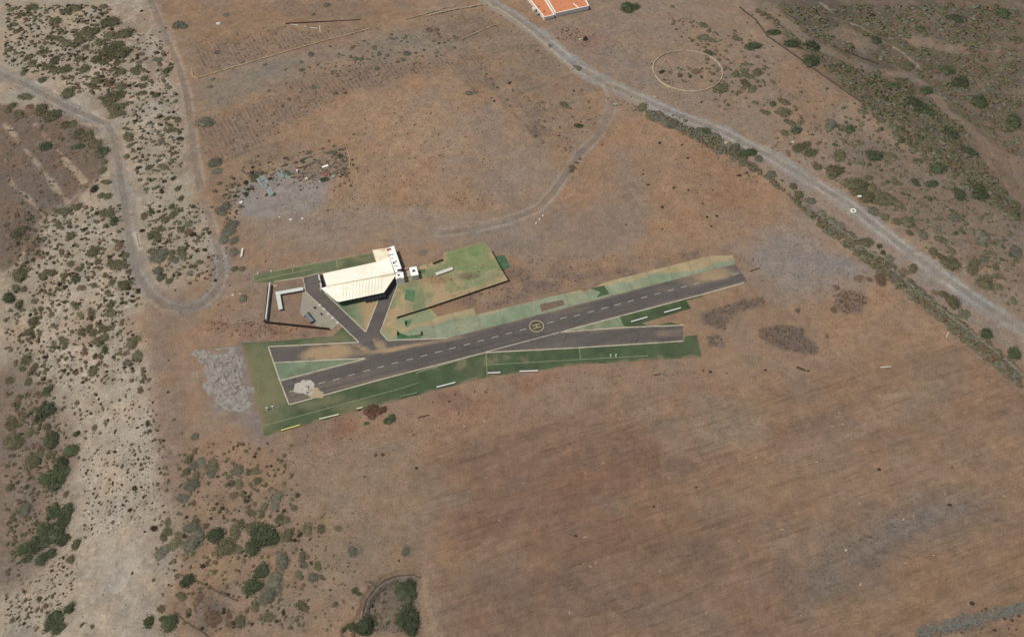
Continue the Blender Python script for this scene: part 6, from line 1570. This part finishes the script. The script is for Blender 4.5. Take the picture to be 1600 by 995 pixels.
REG = [([(8, 8), (170, 8), (190, 110), (165, 160), (100, 130), (8, 100)], 300, 1.2, 3.4, 'oond'), ([(160, 60), (262, 40), (290, 250), (240, 330), (205, 250), (185, 170)], 190, 1.2, 3.6, 'oonbd'), ([(20, 330), (195, 320), (222, 480), (60, 480), (20, 420)], 230, 1.2, 3.4, 'oond'),
       ([(8, 480), (200, 480), (235, 600), (70, 600), (8, 560)], 180, 1.2, 3.6, 'oond'), ([(120, 700), (240, 690), (240, 800), (130, 850)], 90, 1.0, 2.4, 'odn'), ([(8, 930), (110, 860), (130, 900), (60, 985), (8, 985)], 70, 1.0, 2.6, 'odn'), ([(250, 690), (460, 690), (480, 985), (262, 985), (240, 850)], 240, 1.2, 3.4, 'oobdn'), ([(460, 790), (560, 800), (560, 985), (470, 985)], 50, 1.0, 2.6, 'obdn'),
       ([(225, 320), (330, 320), (338, 440), (250, 440)], 120, 1.0, 3.0, 'oobnd'), ([(100, 590), (230, 590), (260, 700), (240, 740), (130, 720)], 70, 1.0, 2.6, 'odn'), ([(1200, 175), (1330, 250), (1593, 440), (1593, 330), (1300, 130)], 260, 1.4, 4.0, 'oogb'), ([(1200, 240), (1593, 500), (1593, 440), (1220, 190)], 130, 1.0, 2.8, 'oobn'),
       ([(1020, 15), (1190, 60), (1240, 160), (1120, 175), (1100, 90)], 120, 1.2, 3.2, 'oobn'), ([(560, 62), (690, 40), (745, 80), (620, 102), (420, 140)], 80, 1.0, 2.6, 'bbn'), ([(1190, 8), (1593, 8), (1593, 330), (1400, 215), (1290, 110)], 1000, 1.8, 5.5, 'oobobn'), ([(1170, 8), (1290, 100), (1330, 150), (1420, 235), (1593, 350), (1593, 250), (1450, 160)], 560, 2.0, 5.5, 'oogboob'),
       ([(985, 158), (1060, 190), (1130, 218), (1230, 300), (1350, 385), (1470, 480), (1593, 575), (1593, 605), (1430, 470), (1300, 370), (1200, 280), (1080, 215)], 700, 1.6, 5.0, 'bbooonb'), ([(345, 290), (395, 250), (400, 300), (365, 345), (350, 420)], 50, 1.2, 3.2, 'bbod'), ([(380, 245), (545, 225), (552, 290), (470, 300)], 60, 0.8, 2.2, 'ondg'),
       ([(1440, 980), (1500, 962), (1593, 935), (1593, 985), (1440, 990)], 70, 0.8, 2.4, 'db'), ([(570, 905), (650, 900), (650, 985), (565, 985)], 60, 1.2, 3.6, 'bogn'), ([(1075, 95), (1120, 110), (1100, 130), (1035, 130), (1030, 105)], 14, 1.0, 2.2, 'ogn'), ([(10, 180), (60, 175), (160, 220), (120, 310), (70, 340), (10, 420)], 90, 1.0, 2.6, 'onb'), ([(10, 610), (100, 620), (110, 740), (30, 900), (10, 900)], 130, 1.6, 4.0, 'ogon'),
       ([(940, 150), (1000, 165), (1200, 270), (1180, 290), (1060, 210)], 60, 0.8, 2.0, 'nno'), ([(800, 140), (940, 180), (890, 240), (840, 230)], 70, 0.8, 2.0, 'no'), ([(500, 530), (300, 500), (420, 505)], 20, 0.7, 1.5, 'n')]
rq = random.Random(31)
BARE = [[(1290, 50), (1315, 35), (1375, 70), (1350, 85)], [(1405, 60), (1440, 58), (1510, 72), (1505, 85), (1430, 75)], [(1500, 210), (1560, 225), (1640, 290), (1640, 360), (1560, 290)], [(1312, 85), (1345, 78), (1360, 95), (1335, 105)], [(1210, 90), (1290, 105), (1325, 145), (1310, 175), (1270, 195), (1225, 150)]]
for poly, n_, a, b, ks in REG:
    x, y = pts_in(poly, int(n_ * (3.0 if poly[0][0] < 270 else 1.9)))
    ok = np.ones(len(x), bool)
    for L_, m_ in ((TRACK, 7), (TRACK_UP, 4.5), (BRANCH, 4), (VALLEY_PATH, 7.5), ([(1283, 5), (1310, 30), (1345, 42), (1370, 58), (1410, 82), (1435, 105)], 2.5)):
        ok &= seg_dist(x, y, L_) > m_
    ok &= seg_dist(x, y, ROAD) > np.where(y > 250, 15, 12)
    for q_ in BARE:
        ok &= ~inside(x, y, q_)
    for x_, y_ in zip(x[ok], y[ok]):
        items.append((x_, y_, a * 1.15 + (b * 1.2 - a) * rq.random() ** 1.9, rq.choice(ks), SMALL))
scatter('scrub_undergrowth', ['o', 'b', 'g', 'n', 'd', 'r'], items)
items = []
for poly, n_, a, b, ks in [([(540, 170), (780, 165), (770, 320), (540, 325)], 190, 0.45, 1.1, 'ndd'), ([(960, 205), (1180, 215), (1190, 365), (980, 365)], 110, 0.4, 1.0, 'dnn'), ([(560, 115), (740, 100), (740, 170), (560, 170)], 40, 0.4, 0.9, 'n'), ([(430, 670), (640, 640), (780, 600), (770, 620), (650, 720), (470, 730)], 130, 0.4, 1.1, 'nrd'),
                           ([(700, 640), (1500, 600), (1593, 900), (750, 980)], 90, 0.35, 0.8, 'nnd'), ([(1150, 400), (1400, 430), (1500, 500), (1150, 470)], 90, 0.4, 0.9, 'nd'), ([(640, 440), (790, 400), (1100, 395), (900, 445), (760, 485)], 260, 0.4, 1.0, 'nndr'), ([(310, 190), (530, 100), (760, 90), (560, 140), (440, 210), (330, 260)], 300, 0.5, 1.3, 'nnb'), ([(300, 60), (440, 40), (590, 44), (320, 115)], 150, 0.5, 1.2, 'nnb'),
                           ([(650, 30), (770, 15), (880, 90), (930, 150), (880, 210), (800, 160)], 130, 0.4, 1.1, 'no'), ([(420, 300), (560, 300), (560, 360), (380, 380)], 60, 0.4, 0.9, 'nd'), ([(900, 40), (1060, 60), (1100, 180), (1000, 140)], 110, 0.4, 1.0, 'nro'), ([(460, 760), (640, 780), (640, 900), (560, 900)], 110, 0.4, 1.0, 'nb'), ([(700, 590), (1100, 570), (1200, 580), (900, 610)], 90, 0.4, 1.0, 'nrd'),
                           ([(320, 400), (420, 400), (415, 520), (320, 520)], 90, 0.4, 1.2, 'nr'), ([(330, 495), (480, 510), (400, 530), (310, 520)], 120, 0.4, 1.1, 'rrn'), ([(740, 485), (850, 465), (900, 440), (800, 440)], 60, 0.4, 0.9, 'nr'), ([(1230, 890), (1300, 820), (1580, 770), (1580, 830), (1300, 960)], 130, 0.4, 1.1, 'nb'), ([(880, 40), (930, 50), (915, 75), (870, 60)], 40, 0.6, 1.4, 'r'),
                           (Z('P3', (990, 510), (1120, 440), (1260, 400), (1420, 380), (1420, 440), (1250, 490), (1190, 540), (1140, 612), (1060, 590), (1000, 550)), 170, 0.5, 1.5, 'nnb'), ([(1186, 516), (1215, 508), (1255, 511), (1256, 527), (1279, 545), (1268, 555), (1225, 545), (1190, 530)], 150, 0.6, 1.6, 'nnb'), ([(1303, 462), (1320, 454), (1345, 455), (1358, 468), (1345, 488), (1322, 490), (1306, 478)], 90, 0.6, 1.6, 'nnr'), (Z('P3', (1020, 660), (1090, 650), (1140, 690), (1130, 730), (1040, 722)), 40, 0.5, 1.4, 'nb'),
                           ([(8, 8), (240, 8), (330, 400), (250, 600), (250, 980), (8, 980)], 500, 0.4, 1.1, 'ndo'), ([(1150, 8), (1593, 8), (1593, 480), (1250, 220)], 420, 0.6, 1.8, 'no')]:
    for x, y in zip(*pts_in(poly, int(n_ * 1.4))):
        items.append((x, y, 1.65 * (a + (b - a) * rq.random() ** 2), rq.choice(ks), TUFT))
scatter('weeds', ['o', 'b', 'g', 'n', 'd', 'r'], items)
# pale straw and stones strewn on the fields
mb = MB()
for p in GV(*pts_in([(720, 640), (1500, 600), (1593, 780), (1400, 960), (760, 970)], 42)):
    a = FURROW + rq.gauss(0, 0.5); l = rq.uniform(0.25, 0.9)
    mb.beam((p[0], p[1], p[2]), (p[0] + l * math.cos(a), p[1] + l * math.sin(a), p[2] + 0.05), rq.uniform(0.07, 0.16), 0.07)
tag(mb.build('straw_litter', paint('straw', (198, 176, 146), 0.9, 0.2, 2, 0)), kind='stuff')
mb = MB()
for poly, n_ in (([(120, 60), (262, 60), (330, 400), (230, 470), (40, 470), (40, 330), (190, 320)], 240), ([(30, 440), (220, 440), (260, 700), (240, 985), (40, 985), (120, 840), (90, 620)], 260), ([(240, 8), (290, 100), (330, 400), (315, 400), (270, 100)], 90), ([(455, 250), (545, 232), (545, 290), (460, 290)], 50), ([(340, 290), (480, 290), (480, 345), (380, 345)], 40), ([(985, 150), (1250, 275), (1593, 560), (1593, 590), (1200, 280)], 110), ([(780, 15), (900, 100), (880, 108), (780, 30)], 40)):
    for i, p in enumerate(GV(*pts_in(poly, n_))):
        r = 0.07 + 0.16 * rq.random() ** 3
        mb.blob((p[0], p[1], p[2] + r * 0.2), r, (rq.uniform(0.8, 1.5), 1, 0.7), 6, 4, 0.25, i)
tag(mb.build('loose_gravel', paint('pale_stones', (176, 160, 140), 0.95, 0.25, 1.5, 0.2)), kind='stuff')
